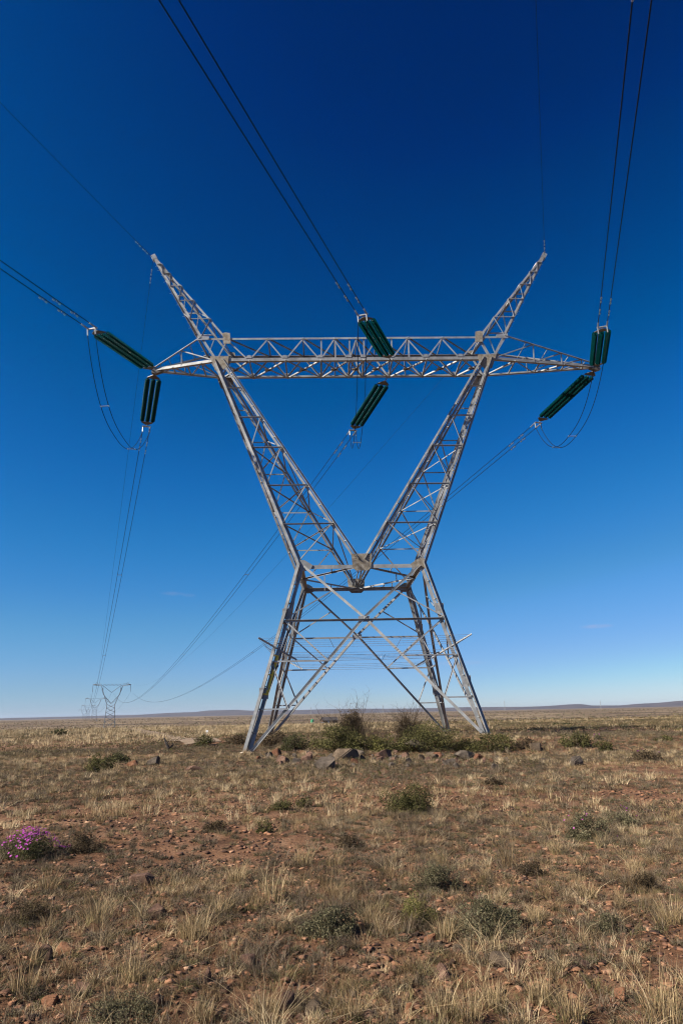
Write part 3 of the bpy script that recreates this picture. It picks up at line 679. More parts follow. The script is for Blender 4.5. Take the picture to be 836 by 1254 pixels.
def blades_v(base,h,le,width,r,segs,tint,curl,rad):
    n=len(base);ang=r.uniform(0,2*np.pi,n);rr=rad*np.sqrt(r.random(n));o=np.stack([np.cos(ang)*rr,np.sin(ang)*rr,np.zeros(n)],1)
    a2=ang+r.normal(0,.7,n);le=np.abs(r.normal(0,1,n))*le+.05;hh=h*r.uniform(.4,1.05,n)
    t=np.linspace(0,1,segs+1)[None,:,None];dirn=np.stack([np.cos(a2),np.sin(a2),np.zeros(n)],1)[:,None,:]
    C=(base+o)[:,None,:]+dirn*(hh*le)[:,None,None]*(t**(1+curl*1.6))+np.array([0,0,1.])[None,None,:]*hh[:,None,None]*(t-.28*curl*t**3*np.minimum(le,1.2)[:,None,None])
    C[:,1:-1,:2]+=r.normal(0,.05,(n,segs-1,2))*hh[:,None,None] if segs>1 else 0
    ph=r.uniform(0,2*np.pi,n);sd=np.stack([np.cos(ph),np.sin(ph),np.zeros(n)],1)[:,None,:]
    wv=width*r.uniform(.6,1.3,n)[:,None,None]*(1-t*.9)
    V=np.stack([C-sd*wv,C+sd*wv],2).reshape(n,-1,3);k=np.arange(segs)*2;q=np.concatenate([np.stack([k,k+1,k+3],1),np.stack([k,k+3,k+2],1)])
    T=(np.arange(n)*(2*(segs+1)))[:,None,None]+q[None]
    return V.reshape(-1,3),T.reshape(-1,3),np.repeat(np.clip(tint+r.normal(0,.16,n),0,1),2*(segs+1))
class Acc:
    def __init__(s): s.V=[];s.T=[];s.t=[];s.n=0
    def add(s,V,T,t): s.V.append(V);s.T.append(T+s.n);s.t.append(t);s.n+=len(V)
    def build(s,name,mat,parent=None):
        return np_obj(name,np.concatenate(s.V),np.concatenate(s.T),mat,parent,np.concatenate(s.t))
def twigs(n,rx,ry,h,r,w=.006,levels=2,tw=.5):
    """branching twigs as thin ribbons from the base of a shrub"""
    A=Acc()
    def rib(P,w0,ti):
        P=np.array(P);m=len(P);ph=r.uniform(0,2*np.pi);sd=np.array([np.cos(ph),np.sin(ph),.3]);ww=np.linspace(w0,w0*.25,m)[:,None]
        for s2 in(sd,np.array([-sd[1],sd[0],.2])):
            V=np.stack([P-s2*ww,P+s2*ww],1).reshape(-1,3);k=np.arange(m-1)*2
            A.add(V,np.concatenate([np.stack([k,k+1,k+3],1),np.stack([k,k+3,k+2],1)]),np.full(len(V),ti))
    def grow(p,d,L,w0,lv):
        P=[p];q=p
        for i in range(5):
            d=d+r.normal(0,.22,3);d=d/np.linalg.norm(d);q=q+d*L/5*np.array([rx/h if rx>h else 1,ry/h if ry>h else 1,1]);q[2]=max(q[2],.01);P.append(q)
        rib(P,w0,np.clip(tw+r.normal(0,.15),0,1))
        if lv:
            for i in(2,3,4,5):
                for _ in range(2 if lv>1 else 1):
                    dd=d+r.normal(0,.65,3);dd[2]=dd[2]*.8+.15;grow(P[i],dd/np.linalg.norm(dd),L*.5,w0*.6,lv-1)
    for i in range(n):
        a=r.uniform(0,2*np.pi);e=r.uniform(.15,1.0);d=np.array([np.cos(a)*(1-e*.7),np.sin(a)*(1-e*.7),e]);d/=np.linalg.norm(d)
        grow(np.array([np.cos(a)*.03,np.sin(a)*.03,0]),d,h*r.uniform(.7,1.0),w,levels)
    return A
def petals(n,rx,ry,h,size,seed):
    r=np.random.default_rng(seed);V=[];T=[];t=[];b=0
    # daisy heads gathered in a few drifts over the top of the dome
    cen=r.uniform(-.85,.85,(14,2))
    for i in range(n):
        c=cen[r.integers(len(cen))]+r.normal(0,.13,2);q=min(.98,math.hypot(*c));z=h*math.sqrt(max(0,1-q*q))*r.uniform(.82,1.06)+.01
        p=np.array([c[0]*rx,c[1]*ry,z]);nrm=np.array([c[0]*.8,c[1]*.8,.9])+r.normal(0,.3,3);nrm/=np.linalg.norm(nrm)
        a=np.cross(nrm,[.3,.9,.1]);a/=np.linalg.norm(a);bb=np.cross(nrm,a);s=size*r.uniform(.7,1.2);K=7
        V.append(p);t.append(.1);ti=r.uniform(.2,1)
        for k in range(K*2):
            an=2*np.pi*k/(K*2);ra=s*(1 if k%2 else .55);V.append(p+(a*np.cos(an)+bb*np.sin(an))*ra+nrm*(.25*s));t.append(ti)
        for k in range(K*2): T.append((b,b+1+k,b+1+(k+1)%(K*2)))
        b+=1+K*2
    return np.array(V),np.array(T),np.array(t)
SC=[0]
def shrub(px,py,wpx,hpx,mat,label,dens=.75,leaf=.8,tw=9,bare=False,flowers=0,fsize=.5,name='shrub',cat='shrub',group=None,asp=.8,clumps=24):
    SC[0]+=1;sd=100+SC[0];x,y,z=ground_at(px,py);k=pxm((x,y,z));rx=wpx*k/2*1.12;h=hpx*k*(1.06 if not bare else 1.05);ry=rx*asp
    y+=ry*.5;z=float(th(x,y))
    r=np.random.default_rng(sd);o=tag(empty(name,(x,y,z-.01)),label,cat,group)
    s=max(.0035,leaf*k);n=int(min(30000,dens*4.2*rx*h/(s*s*.9)))
    A=twigs(tw if not bare else tw*3,rx,ry,h*(1.0 if bare else .9),r,max(.005,.38*k) if bare else max(.003,.22*k),2,.35 if bare else .45)
    A.build('branches',M['twig'],o)
    if not bare or dens>0:
        V,T,t=leaves(max(300,n),rx,ry,h,s,clumps,sd);np_obj('foliage',V,T,M[mat],o,t)
    if flowers:
        V,T,t=petals(flowers,rx*.95,ry*.95,h,fsize*k,sd);np_obj('flowers',V,T,M['petal'],o,t)
    return o
S=shrub
S(412,922,92,30,'olive','largest olive-green bush between the tower legs, behind the left rocks',clumps=40)
S(362,920,44,22,'darkgreen','dark low bush at the left edge of the big olive bush')
S(432,912,38,46,'brownleaf','tall grey-brown thorny shrub rising behind the big olive bush',dens=1.1,bare=True,tw=9,leaf=.6)
S(500,907,40,34,'brownleaf','leafless grey twiggy bush in the middle of the tower base',dens=.8,bare=True,tw=10,leaf=.6)
S(468,921,46,26,'yellowgreen','yellow-green bush in the gap between the two big olive bushes')
S(530,922,100,32,'olive','wide olive bush in front of the back right tower leg',clumps=40)
S(603,922,64,24,'olive','round green bush at the foot of the front right tower leg')
S(645,918,24,14,'brownleaf','small brownish bush right of the front right tower leg')
S(250,914,32,14,'olive','small green bush left of the tower below the white marker post')
S(441,922,54,22,'olive','low olive bush at the right end of the largest bush')
S(490,922,48,20,'olive','low olive bush between the yellow-green bush and the wide olive bush')
S(572,921,46,18,'olive','low olive bush between the two right tower legs')
S(334,914,54,18,'brownleaf','brown-green bush inside the front left tower leg')
S(290,912,30,12,'brownleaf','low brown bush just left of the front left tower leg')
S(118,946,44,24,'olive','round green bush on the left, below the far pylons')
S(138,934,40,14,'darkgreen','low dark bush behind the round green bush on the left')
S(500,998,80,40,'olive','round green bush alone on bare soil in front of the rocks',clumps=30)
S(26,1053,78,30,'darkgreen','low bush covered in magenta flowers at the left edge',flowers=330,fsize=1.4,name='flowering_shrub',cat='flowering bush')
S(97,1044,56,26,'brownleaf','dark brown-green bush just right of the magenta flowers')
S(725,1030,66,34,'greygreen','grey-green bush with a few pink flowers on the right',flowers=14,fsize=1.3,name='flowering_shrub',cat='flowering bush')
S(763,1014,50,22,'greygreen','smaller bush with a few pink flowers, furthest right of the pair',flowers=10,fsize=1.3,name='flowering_shrub',cat='flowering bush')
S(402,1150,80,36,'greygreen','grey-green bush in the foreground left of centre',leaf=1.1,dens=1.1)
S(603,1146,100,38,'greygreen','large grey-green bush in the foreground right of centre',leaf=1.1,dens=1.1)
S(543,1094,72,38,'greygreen','smaller grey-green bush behind the large foreground bush',leaf=.7)
S(145,1262,104,34,'greygreen','pale grey-green bush at the bottom left edge of the picture',leaf=1.0)
S(517,1135,56,40,'yellowgreen','fuzzy yellow-green bush left of the large foreground bush',leaf=.7)
S(323,1020,30,16,'olive','small green bush left of centre on brown soil')
S(345,992,36,12,'olive','flat green bush in line with the front left tower leg')
S(372,989,26,12,'olive','tiny green bush right of the flat green one')
S(427,1040,34,20,'brownleaf','brownish bush below the round green bush')
S(708,916,44,22,'olive','green bush on the right with one pink bloom behind it')
S(742,921,34,15,'olive','low green bush right of the one with the pink bloom')
S(733,906,14,7,'greygreen','small clump with pink bloom behind the right green bush',flowers=7,fsize=1.2,name='flowering_shrub',cat='flowering bush')
S(794,932,44,14,'brownleaf','low brown bush with a pink bloom near the right edge',flowers=5,fsize=1.5,name='flowering_shrub',cat='flowering bush')
S(745,1146,50,26,'greygreen','grey-green bush in the right foreground',leaf=.7)
S(262,1020,34,16,'brownleaf','low brown bush left of the small green one')
S(790,1092,46,24,'brownleaf','low brown bush near the right edge of the foreground')
S(30,1128,54,26,'brownleaf','low dry bush near the left edge of the foreground',leaf=.7)
S(70,900,28,8,'darkgreen','low dark bush far left on the pale grass')
S(815,908,30,8,'olive','low green bush near the right edge on the plain')
S(690,888,30,4,'darkgreen','dark flat bush far off on the right plain')
S(605,962,26,10,'brownleaf','low brown bush in front of the right tower leg')
S(655,1075,46,20,'brownleaf','low brown bush between the right foreground bushes')
# ------------------------------------------------------------------ rocks
def hull_rock(seed,sx,sy,sz,n=16,bev=.05):
    r=np.random.default_rng(seed);bm=bmesh.new()
    for _ in range(n):
        v=r.normal(size=3);v/=np.linalg.norm(v);v*=r.uniform(.75,1.05);v=np.sign(v)*np.abs(v)**.8;bm.verts.new((v[0]*sx,v[1]*sy,v[2]*sz))
    g=bmesh.ops.convex_hull(bm,input=bm.verts);
    for q in [q for q in bm.verts if not q.link_faces]: bm.verts.remove(q)
    bmesh.ops.dissolve_limit(bm,angle_limit=.22,verts=bm.verts,edges=bm.edges)
    bmesh.ops.bevel(bm,geom=bm.edges[:],offset=bev*min(sx,sy,sz),segments=2,affect='EDGES',clamp_overlap=True)
    return bm
RN=[0]
def rock(px,py,wpx,hpx,mat,label,group=None,sink=.46):
    RN[0]+=1;x,y,z=ground_at(px,py);k=pxm((x,y,z));sx=wpx*k/2;sz=hpx*k/2/(1-sink*.5);sy=sx*random.uniform(.7,1.0)
    bm=hull_rock(500+RN[0],sx,sy,sz,random.randint(11,18),.09);me=bpy.data.meshes.new('rock');bm.to_mesh(me);bm.free();me.materials.append(M[mat])
    o=link(bpy.data.objects.new('rock',me));o.location=(x,y+sy*.5,z+sz*(1-sink*1.5));o.rotation_euler=(0,0,random.uniform(-.5,.5));return tag(o,label,'rock',group)
GR='rocks lying in a row before the tower'
rock(400,942,36,19,'rock_grey','squarish grey slab standing lowest in the rock row before the tower',GR)
rock(424,931,48,17,'rock_tan','long brownish slab leaning behind the squarish grey slab',GR)
rock(438,927,26,12,'rock_grey','grey block right of the long brownish slab',GR)
rock(472,930,26,15,'rock_brown','rounded rust-brown rock in the middle of the rock row',GR)
rock(508,921,32,18,'rock_grey','pale grey boulder sloping up in front of the wide olive bush',GR)
rock(536,930,16,12,'rock_rust','rust-red block right of the pale grey boulder',GR)
rock(570,930,30,14,'rock_grey','flat grey slab with a dark right face, below the right tower leg',GR)
rock(586,931,16,9,'rock_rust','small reddish rock at the right of the flat grey slab',GR)
rock(553,937,22,10,'rock_grey','low grey rock left of the flat grey slab',GR)
rock(657,919,30,12,'rock_tan','pinkish tan stone heap right of the tower',GR)
rock(705,938,26,16,'rock_grey','dark grey rounded rock on the right, beyond the heap',GR)
rock(668,934,18,9,'rock_tan','small tan rock left of the dark grey rounded rock')
rock(188,937,20,14,'rock_grey','dark grey rock left of the tower, lit on its left')
rock(161,940,16,11,'rock_orange','reddish rock left of the dark grey one')
rock(236,944,34,10,'rock_brown','flat brown rock half sunk, left of the front left leg')
rock(346,936,18,14,'rock_brown','dark pointed rock at the left of the rock row',GR)
rock(362,937,15,12,'rock_grey','small grey rock second from the left of the row',GR)
rock(378,931,13,13,'rock_brown','small upright brown rock left of the grey slab',GR)
for j in range(120):
    px=random.uniform(312,625);py=random.gauss(930,5.5);w=random.choice([4,5,6,7,8,10,13])*random.uniform(.8,1.2);rock(px,py,w,w*random.uniform(.55,.95),random.choice(['rock_grey','rock_brown','rock_grey','rock_brown','rock_grey','rock_brown','rock_grey','rock_brown','rock_tan','rock_rust']),'fist-sized rough stone wedged among the larger rocks of the row before the tower','small stones of the rock row')
fg=[(382,1244,28,20,'rock_tan','tan rounded stone at the bottom edge, left of centre'),(50,1176,30,20,'rock_brown','dark brown rounded stone at lower left'),(78,1168,34,14,'rock_orange','orange-brown flat stone right of the dark brown one'),
(251,1206,18,26,'rock_brown','upright dark brown stone in the lower left quarter'),(304,1184,26,16,'rock_brown','brown domed stone right of the upright one'),(283,1208,13,12,'rock_orange','small orange stone below the brown domed one'),(190,1124,30,18,'rock_brown','reddish brown domed stone among straw tufts'),
(171,1084,44,16,'rock_brown','broad flat brown stone above the reddish domed one'),(10,1076,16,12,'rock_orange','bright orange stone at the left edge below the flowers'),(527,1158,19,20,'rock_orange','round red-brown stone left of the large grey-green foreground bush'),(537,1200,32,20,'rock_brown','dark slate-brown stone in front of the fuzzy bush'),
(615,1186,40,20,'rock_tan','tan flat stone in front of the large grey-green foreground bush'),(763,1226,24,20,'rock_orange','orange stone at lower right'),(502,1243,15,18,'rock_orange','small orange stone at the bottom edge, right of centre'),(453,1250,18,14,'rock_brown','brown stone on the bottom edge at centre'),(634,1190,16,16,'rock_brown','brown stone right of the tan flat one'),
(720,1186,18,12,'rock_brown','small brown stone left of the lower right orange one'),(350,1238,26,26,'rock_brown','dark cracked stone at the bottom, left of the tan one'),(100,1218,20,22,'rock_brown','brown stone near the bottom left corner'),(60,1232,26,14,'rock_orange','ochre stone in the bottom left corner'),(190,1234,22,20,'rock_brown','brown stone behind the pale bottom bush'),
(560,1166,18,12,'rock_tan','small tan stone beside the round red-brown one'),(690,1208,14,10,'rock_orange','small orange chip left of the lower right orange stone'),(135,1192,14,12,'rock_tan','small tan stone right of the orange-brown flat one'),(432,1222,16,10,'rock_tan','small tan stone below centre')]
for q in fg: rock(*q)
# ------------------------------------------------------------------ ground cover (uncountable)
def wedge(n,r0,r1,r,pw=1.):
    """random ground points in the wedge the lens sees, a little wider than the picture"""
    d=np.sqrt(r.uniform(r0*r0,r1*r1,n)) if pw==1 else r0*(r1/r0)**r.random(n)
    a=YAW+r.uniform(-.66,.66,n);return CAM[0]+d*np.sin(a),CAM[1]+d*np.cos(a),d
r=np.random.default_rng(5)
straw=Acc();green=Acc();cover=Acc();cover_t=Acc();grey=Acc()
def bare_mask(x,y): return fbm(x*.22+40,y*.22+9,3)
def plant_zone(N,r0,r1,kind,nb,segs,hm,wd,pw=1.,acc=None,thr=.40,rad=.06,lean=.45,sig=.45,where=None,tint=.5):
    x,y,d=wedge(N,r0,r1,r,pw);m=bare_mask(x,y)+r.normal(0,.07,N);keep=(m>thr)&~near_track(x,y)
    if where: keep&=where(x,y,r)
    x,y,d=x[keep],y[keep],d[keep];z=th(x,y)
    n=len(x);cnt=np.maximum(3,(nb*r.uniform(.4,1.4,n))).astype(int);rp=lambda a_:np.repeat(a_,cnt)
    V,T,t=blades_v(np.stack([rp(x),rp(y),rp(z)-.005],1),rp(hm*r.lognormal(0,sig,n)),rp(lean*r.uniform(.5,1.5,n)),wd,r,segs,rp(np.clip(r.normal(tint,.27,n),.02,.98)),.6,rp(rad*r.uniform(.5,1.7,n)));acc.add(V,T,t)
plant_zone(2700,3.6,12,'s',60,3,.085,.0018,acc=straw,thr=.36,rad=.06,lean=1.0,sig=.5)
plant_zone(1100,3.6,12,'g',50,3,.065,.0018,acc=green,thr=.36,rad=.06,lean=1.1)
plant_zone(9500,12,36,'s',26,2,.075,.0045,acc=straw,thr=.37,rad=.10,lean=1.1,sig=.5)
plant_zone(1500,12,36,'s',60,2,.17,.0042,acc=straw,thr=.37,rad=.08,lean=.6,sig=.3,tint=.72)
plant_zone(3600,12,36,'g',22,2,.08,.0045,acc=green,thr=.38,rad=.10,lean=1.0)
plant_zone(15000,34,95,'s',10,2,.15,.013,acc=straw,thr=.38,rad=.2,lean=.9)
plant_zone(26000,34,150,'s',12,2,.26,.016,acc=straw,thr=.36,rad=.25,tint=.85,where=lambda x,y,r:(x<-3+.12*(y+10)+r.normal(0,6,len(x)))&(y>8))
plant_zone(9000,40,130,'s',10,2,.2,.016,acc=straw,thr=.36,rad=.25,tint=.75,where=lambda x,y,r:(fbm(x*.03,y*.06,3)>.47)&(x>0))
plant_zone(9000,95,300,'s',7,1,.25,.04,acc=straw,thr=.36,rad=.5)
# tall seeding stalks over the nearest tufts (photo positions of the biggest tufts)
for px,py,hp in((540,1245,60),(700,1250,55),(812,1250,85),(575,1250,50),(165,1200,46),(240,1150,52),(330,1105,60),(270,1120,40),(545,1150,40),(605,1235,50),(660,1225,45),(435,1245,44),(370,1060,40),(280,920+28,0),(143,1000,32),(775,1065,24),(232,1145,40),(120,1130,45),(455,1130,30),(720,1100,34),(820,1130,44),(655,1130,30),(60,1090,38),(30,1215,50),(290,1080,34),(190,960,20),(540,1060,26),(680,1045,22),(410,1060,30),(325,1240,40),(250,1250,36)):
    if not hp: continue
    x,y,z=ground_at(px,min(py,1253));k=pxm((x,y,z));
    V,T,t=blades(np.array([x,y,z-.01]),105,hp*k*.85,.25,.55,.0022,r,4,.62,.6,.30*hp*k);straw.add(V,T,t)
    V,T,t=blades(np.array([x,y,z-.01]),60,hp*k*.6,.25,.6,.002,r,3,.5,.6,.35*hp*k);green.add(V,T,t)
tag(straw.build('grass',M['straw']),'dry straw-coloured grass tufts scattered over the whole plain','grass',kind='stuff')
tag(green.build('green_grass',M['greengrass']),'greenish grass tufts scattered among the dry grass','grass',kind='stuff')
# low woody shrublets of the veld
lv_mats={'brownleaf':Acc(),'greygreen':Acc(),'olive':Acc()};tw_acc=Acc()
def unit_cover(n,seed):
    return leaves(n,1,1,1,1.,7,seed)
def cover_zone(N,r0,r1,nl,size,leaf,thr,pw=1.,tw=True,probs=(.55,.3,.15)):
    x,y,d=wedge(N,r0,r1,r,pw);m=fbm(x*.3+9,y*.3+70,3)+r.normal(0,.08,N);keep=(m>thr)&~near_track(x,y);x,y,d=x[keep],y[keep],d[keep];z=th(x,y);ks=list(lv_mats)
    tmpl=[]
    for q in range(8):
        rr=np.random.default_rng(900+q);P=rr.normal(size=(nl,3));P/=np.linalg.norm(P,axis=1)[:,None];P*=rr.uniform(.25,1.05,nl)[:,None]**.6;P[:,2]=abs(P[:,2])*.75
        P[:,:2]*=1+.25*np.sin(P[:,:1]*5+q);tmpl.append((P,rr))
    n=len(x);kt=r.integers(0,8,n);km=r.choice(3,n,p=probs);sz_=size*r.lognormal(0,.42,n);tt=r.normal(.5,.14,n)
    for q in range(8):
        for j in range(3):
            w_=np.where((kt==q)&(km==j))[0]
            if not len(w_): continue
            P=tmpl[q][0];m_=len(w_);s_=sz_[w_];sc=np.stack([s_*r.uniform(.8,1.4,m_),s_*r.uniform(.8,1.4,m_),s_*r.uniform(.45,.9,m_)],1)
            a=r.uniform(0,6.28,m_);c,si=np.cos(a)[:,None],np.sin(a)[:,None];Q=P[None]*sc[:,None];Q=np.stack([Q[:,:,0]*c-Q[:,:,1]*si,Q[:,:,0]*si+Q[:,:,1]*c,Q[:,:,2]],2)
            Q=Q+r.normal(0,.12,(m_,nl,3))*s_[:,None,None];Q[:,:,2]=np.abs(Q[:,:,2]);Q=(Q+np.stack([x[w_],y[w_],z[w_]],1)[:,None]).reshape(-1,3);N_=len(Q)
            u=r.normal(size=(N_,3));u/=np.linalg.norm(u,axis=1)[:,None];v=r.normal(size=(N_,3));v/=np.linalg.norm(v,axis=1)[:,None]
            V=np.stack([Q-u*leaf,Q+u*leaf,Q+v*leaf*1.3],1).reshape(-1,3)
            lv_mats[ks[j]].add(V,np.arange(N_*3).reshape(-1,3),np.repeat(np.clip(np.repeat(tt[w_],nl)+r.normal(0,.17,N_),0,1),3))
    if tw:
        nb=46 if r1<20 else 18;rp=lambda a_:np.repeat(a_,nb)
        V,T,t=blades_v(np.stack([rp(x),rp(y),rp(z)],1),rp(sz_*1.1),rp(r.uniform(.5,1.1,n)),.0017 if r1<20 else .0034,r,2,rp(r.uniform(.1,.8,n)),.2,rp(sz_*.6));tw_acc.add(V,T,t)
cover_zone(5400,3.6,12,230,.055,.0045,.27)
cover_zone(26000,12,40,80,.085,.010,.30)
cover_zone(32000,34,110,30,.17,.030,.36,tw=False)
cover_zone(22000,110,420,14,.34,.10,.38,tw=False)
cover_zone(11000,420,1600,8,.9,.36,.42,pw=2,tw=False)
for j in range(420):
    x_,y_,z_=ground_at(random.uniform(305,660),random.gauss(934,8));q=random.random();h_=random.uniform(.06,.16)
    V,T,t=leaves(90,h_*1.2,h_*1.2,h_*1.3,.012,6,j);lv_mats[['brownleaf','greygreen','olive'][0 if q<.5 else 1 if q<.75 else 2]].add(V+[x_,y_,z_],T,t)
tag(lv_mats['brownleaf'].build('scrub',M['brownleaf']),'low brownish woody scrub covering the plain','scrub',kind='stuff')
tag(lv_mats['greygreen'].build('grey_scrub',M['greygreen']),'low grey-green woody scrub covering the plain','scrub',kind='stuff')
tag(lv_mats['olive'].build('green_scrub',M['olive']),'low green scrub dotted over the plain','scrub',kind='stuff')
tag(tw_acc.build('dry_stems',M['twig']),'dead grey stems of the low scrub','dry stems',kind='stuff')
# loose stones and litter
tm=[]
for q in range(10):
    bm=hull_rock(300+q,1,random.uniform(.6,.95),random.uniform(.25,.5),10,.05);bmesh.ops.triangulate(bm,faces=bm.faces[:]);bm.verts.index_update()
    tm.append((np.array([v.co[:] for v in bm.verts]),np.array([[v.index for v in f.verts] for f in bm.faces])));bm.free()
gv=Acc()
def stones(N,r0,r1,smin,smax,thr,pw=1.):
    x,y,d=wedge(N,r0,r1,r,pw);m=fbm(x*.5+3,y*.5+31,3)+r.normal(0,.06,N);kp=(m>thr);x,y=x[kp],y[kp];z=th(x,y)
    for xi,yi,zi in zip(x,y,z):
        P,T=tm[r.integers(10)];s=smin*(smax/smin)**(r.random()**1.8);a=r.uniform(0,6.28);c,si=np.cos(a),np.sin(a)
        Q=np.stack([P[:,0]*c-P[:,1]*si,P[:,0]*si+P[:,1]*c,P[:,2]],1)*s+[xi,yi,zi+s*.15];gv.add(Q,T,np.full(len(Q),np.clip(r.normal(.40,.26),0,1)))
stones(24000,3.6,9,.007,.05,.27);stones(17000,9,18,.012,.065,.30);stones(3800,18,40,.022,.10,.42)
tag(gv.build('gravel',M['stone']),'loose reddish-brown stones strewn over the soil','stones',kind='stuff')
lt=Acc();x,y,d=wedge(4200,3.6,13,r);z=th(x,y)
for xi,yi,zi in zip(x,y,z):
    L=r.uniform(.03,.13);a=r.uniform(0,6.28);u=np.array([np.cos(a),np.sin(a),r.normal(0,.15)])*L;w=np.array([-np.sin(a),np.cos(a),0])*r.uniform(.0012,.003);p=np.array([xi,yi,zi+.012])
    lt.add(np.array([p-w,p+w,p+u+w*.5,p+u-w*.5]),np.array([[0,1,2],[0,2,3]]),np.full(4,r.uniform(.2,1)))
tag(lt.build('plant_litter',M['straw']),'broken straw and twigs lying on the soil','litter',kind='stuff')
# ------------------------------------------------------------------ air
HAZE=True
if HAZE:
    m=bpy.data.materials.new('air');m.use_nodes=True;nt=m.node_tree;nt.nodes.clear();o=nt.nodes.new('ShaderNodeOutputMaterial');v=nt.nodes.new('ShaderNodeVolumePrincipled')
    v.inputs['Color'].default_value=(.62,.74,.92,1);v.inputs['Density'].default_value=4.5e-5;v.inputs['Anisotropy'].default_value=.2;nt.links.new(v.outputs[0],o.inputs['Volume'])
    b=MB();b.box((0,4500,17),19600,11400,70);tag(b.build('haze',m),'thin blue air haze over the plain','haze',kind='stuff')
# ------------------------------------------------------------------ light, sky, camera
SUN_EL,SUN_AZ=36.,-113.     # azimuth measured from +Y towards +X
sd=Vector((math.sin(R_(SUN_AZ))*math.cos(R_(SUN_EL)),math.cos(R_(SUN_AZ))*math.cos(R_(SUN_EL)),math.sin(R_(SUN_EL))))
L=bpy.data.lights.new('sun','SUN');L.energy=5.0;L.angle=R_(.53);L.color=(1,.92,.80);lo=link(bpy.data.objects.new('sun',L));lo.rotation_euler=(-sd).to_track_quat('-Z','Y').to_euler()
w=bpy.data.worlds.new('World');scene.world=w;w.use_nodes=True;nt=w.node_tree;bg=nt.nodes['Background'];sky=nt.nodes.new('ShaderNodeTexSky');sky.sky_type='NISHITA';sky.sun_disc=False
sky.sun_elevation=R_(SUN_EL);sky.sun_rotation=R_(SUN_AZ);sky.altitude=1400;sky.air_density=1.0;sky.dust_density=.2;sky.ozone_density=1.0
EXPO=1.12
# the deep polarised blue of the photograph: each channel of the sky passes through a response curve
sc=nt.nodes.new('ShaderNodeVectorMath');sc.operation='SCALE';sc.inputs['Scale'].default_value=.09
cv=nt.nodes.new('ShaderNodeRGBCurve');mp=cv.mapping;mp.use_clip=False;mp.extend='EXTRAPOLATED'
CUR=[[(0,0),(.073,0),(.095,.0005),(.15,.017),(.20,.045),(.282,.105),(.43,.205),(.62,.34),(.805,.535),(1,.74)],
     [(0,0),(.098,.024),(.106,.034),(.125,.056),(.148,.084),(.20,.142),(.26,.205),(.33,.265),(.414,.34),(.65,.50),(.815,.69),(1,.86)],
     [(0,0),(.172,.132),(.19,.168),(.218,.225),(.268,.325),(.33,.455),(.40,.54),(.47,.615),(.54,.66),(.61,.77),(1,1.0)]]
for ci,pts in enumerate(CUR):
    c=mp.curves[ci]
    c.points[0].location=pts[0];c.points[1].location=pts[-1]
    for q in pts[1:-1]: c.points.new(*q)
mp.update()
up=nt.nodes.new('ShaderNodeVectorMath');up.operation='SCALE';up.inputs['Scale'].default_value=1/(.09*2**EXPO)
nt.links.new(sky.outputs[0],sc.inputs[0]);nt.links.new(sc.outputs[0],cv.inputs['Color']);nt.links.new(cv.outputs[0],up.inputs[0]);tcw=nt.nodes.new('ShaderNodeTexCoord');last=up.outputs[0]
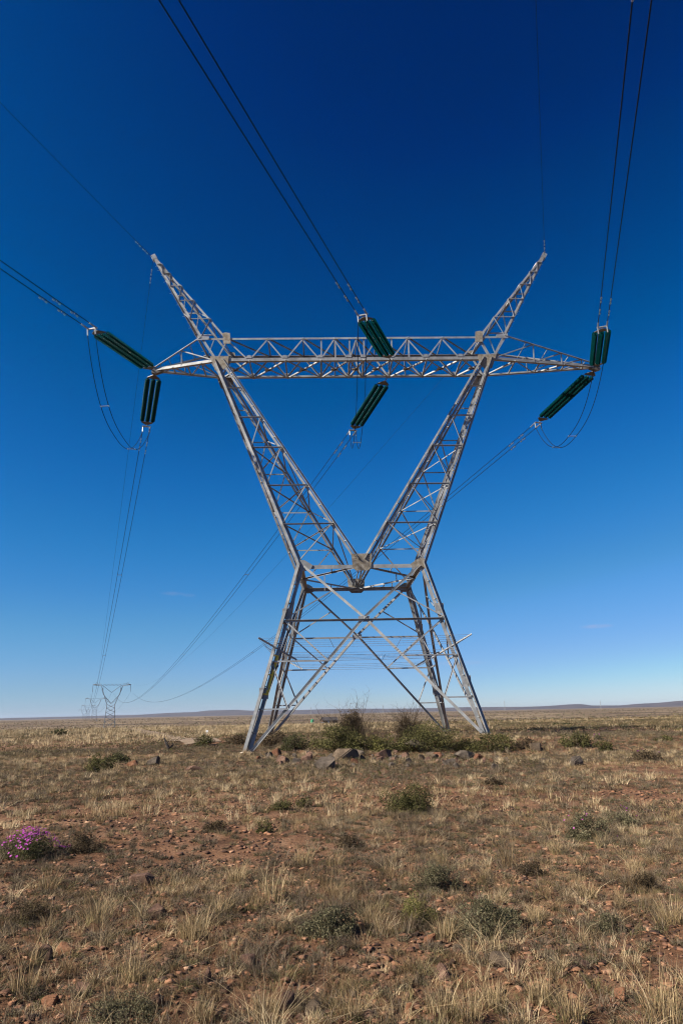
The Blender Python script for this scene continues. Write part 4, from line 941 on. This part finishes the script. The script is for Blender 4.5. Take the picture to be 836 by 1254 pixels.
for wx,wy,sx_,sy_,amt in((212,727,.020,.0035,.10),(232,729,.012,.003,.08),(730,767,.026,.0035,.22),(560,812,.05,.004,.10)):   # faint wisps of cloud low in the sky
    dv=Vector(ray(wx,wy));rv=dv.cross(Vector((0,0,1))).normalized();uv=rv.cross(dv).normalized();out=[]
    for ax,sg_ in((rv,sx_),(uv,sy_)):
        n=nt.nodes.new('ShaderNodeVectorMath');n.operation='DOT_PRODUCT';n.inputs[1].default_value=ax;nt.links.new(tcw.outputs['Generated'],n.inputs[0])
        o=0 if ax is rv else 0
        q=nt.nodes.new('ShaderNodeMath');q.operation='DIVIDE';q.inputs[1].default_value=sg_;nt.links.new(n.outputs['Value'],q.inputs[0])
        q2=nt.nodes.new('ShaderNodeMath');q2.operation='MULTIPLY';nt.links.new(q.outputs[0],q2.inputs[0]);nt.links.new(q.outputs[0],q2.inputs[1]);out.append(q2.outputs[0])
    dn=nt.nodes.new('ShaderNodeVectorMath');dn.operation='DOT_PRODUCT';dn.inputs[1].default_value=dv;nt.links.new(tcw.outputs['Generated'],dn.inputs[0])
    fr=nt.nodes.new('ShaderNodeMath');fr.operation='GREATER_THAN';fr.inputs[1].default_value=.5;nt.links.new(dn.outputs['Value'],fr.inputs[0])
    ad=nt.nodes.new('ShaderNodeMath');ad.operation='ADD';nt.links.new(out[0],ad.inputs[0]);nt.links.new(out[1],ad.inputs[1])
    mm=nt.nodes.new('ShaderNodeMapRange');mm.interpolation_type='SMOOTHSTEP';mm.inputs[1].default_value=1;mm.inputs[2].default_value=0;nt.links.new(ad.outputs[0],mm.inputs[0])
    nz=nt.nodes.new('ShaderNodeTexNoise');nz.inputs['Scale'].default_value=120;nz.inputs['Detail'].default_value=5;nt.links.new(tcw.outputs['Generated'],nz.inputs['Vector'])
    k1=nt.nodes.new('ShaderNodeMath');k1.operation='MULTIPLY';nt.links.new(mm.outputs[0],k1.inputs[0]);nt.links.new(nz.outputs['Fac'],k1.inputs[1])
    k2=nt.nodes.new('ShaderNodeMath');k2.operation='MULTIPLY';nt.links.new(k1.outputs[0],k2.inputs[0]);nt.links.new(fr.outputs[0],k2.inputs[1])
    k3=nt.nodes.new('ShaderNodeMath');k3.operation='MULTIPLY';k3.inputs[1].default_value=amt*1.6;nt.links.new(k2.outputs[0],k3.inputs[0])
    mxx=nt.nodes.new('ShaderNodeMix');mxx.data_type='RGBA';mxx.inputs[7].default_value=(2.9,2.5,3.2,1);nt.links.new(k3.outputs[0],mxx.inputs[0]);nt.links.new(last,mxx.inputs[6]);last=mxx.outputs[2]
nt.links.new(last,bg.inputs[0]);bg.inputs[1].default_value=.09
cd=bpy.data.cameras.new('camera');cd.sensor_fit='VERTICAL';cd.sensor_height=36;cd.sensor_width=24;cd.lens=24;cd.clip_start=.1;cd.clip_end=40000
co=link(bpy.data.objects.new('camera',cd));scene.camera=co
from mathutils import Matrix
co.matrix_world=Matrix(((RT[0],UP[0],-FW[0],CAM[0]),(RT[1],UP[1],-FW[1],CAM[1]),(RT[2],UP[2],-FW[2],CAM[2]),(0,0,0,1)))
scene.view_settings.view_transform='Standard';scene.view_settings.look='None';scene.view_settings.exposure=EXPO;scene.view_settings.gamma=1
scene.cycles.filter_width=1.15
scene.render.resolution_x=682;scene.render.resolution_y=1024
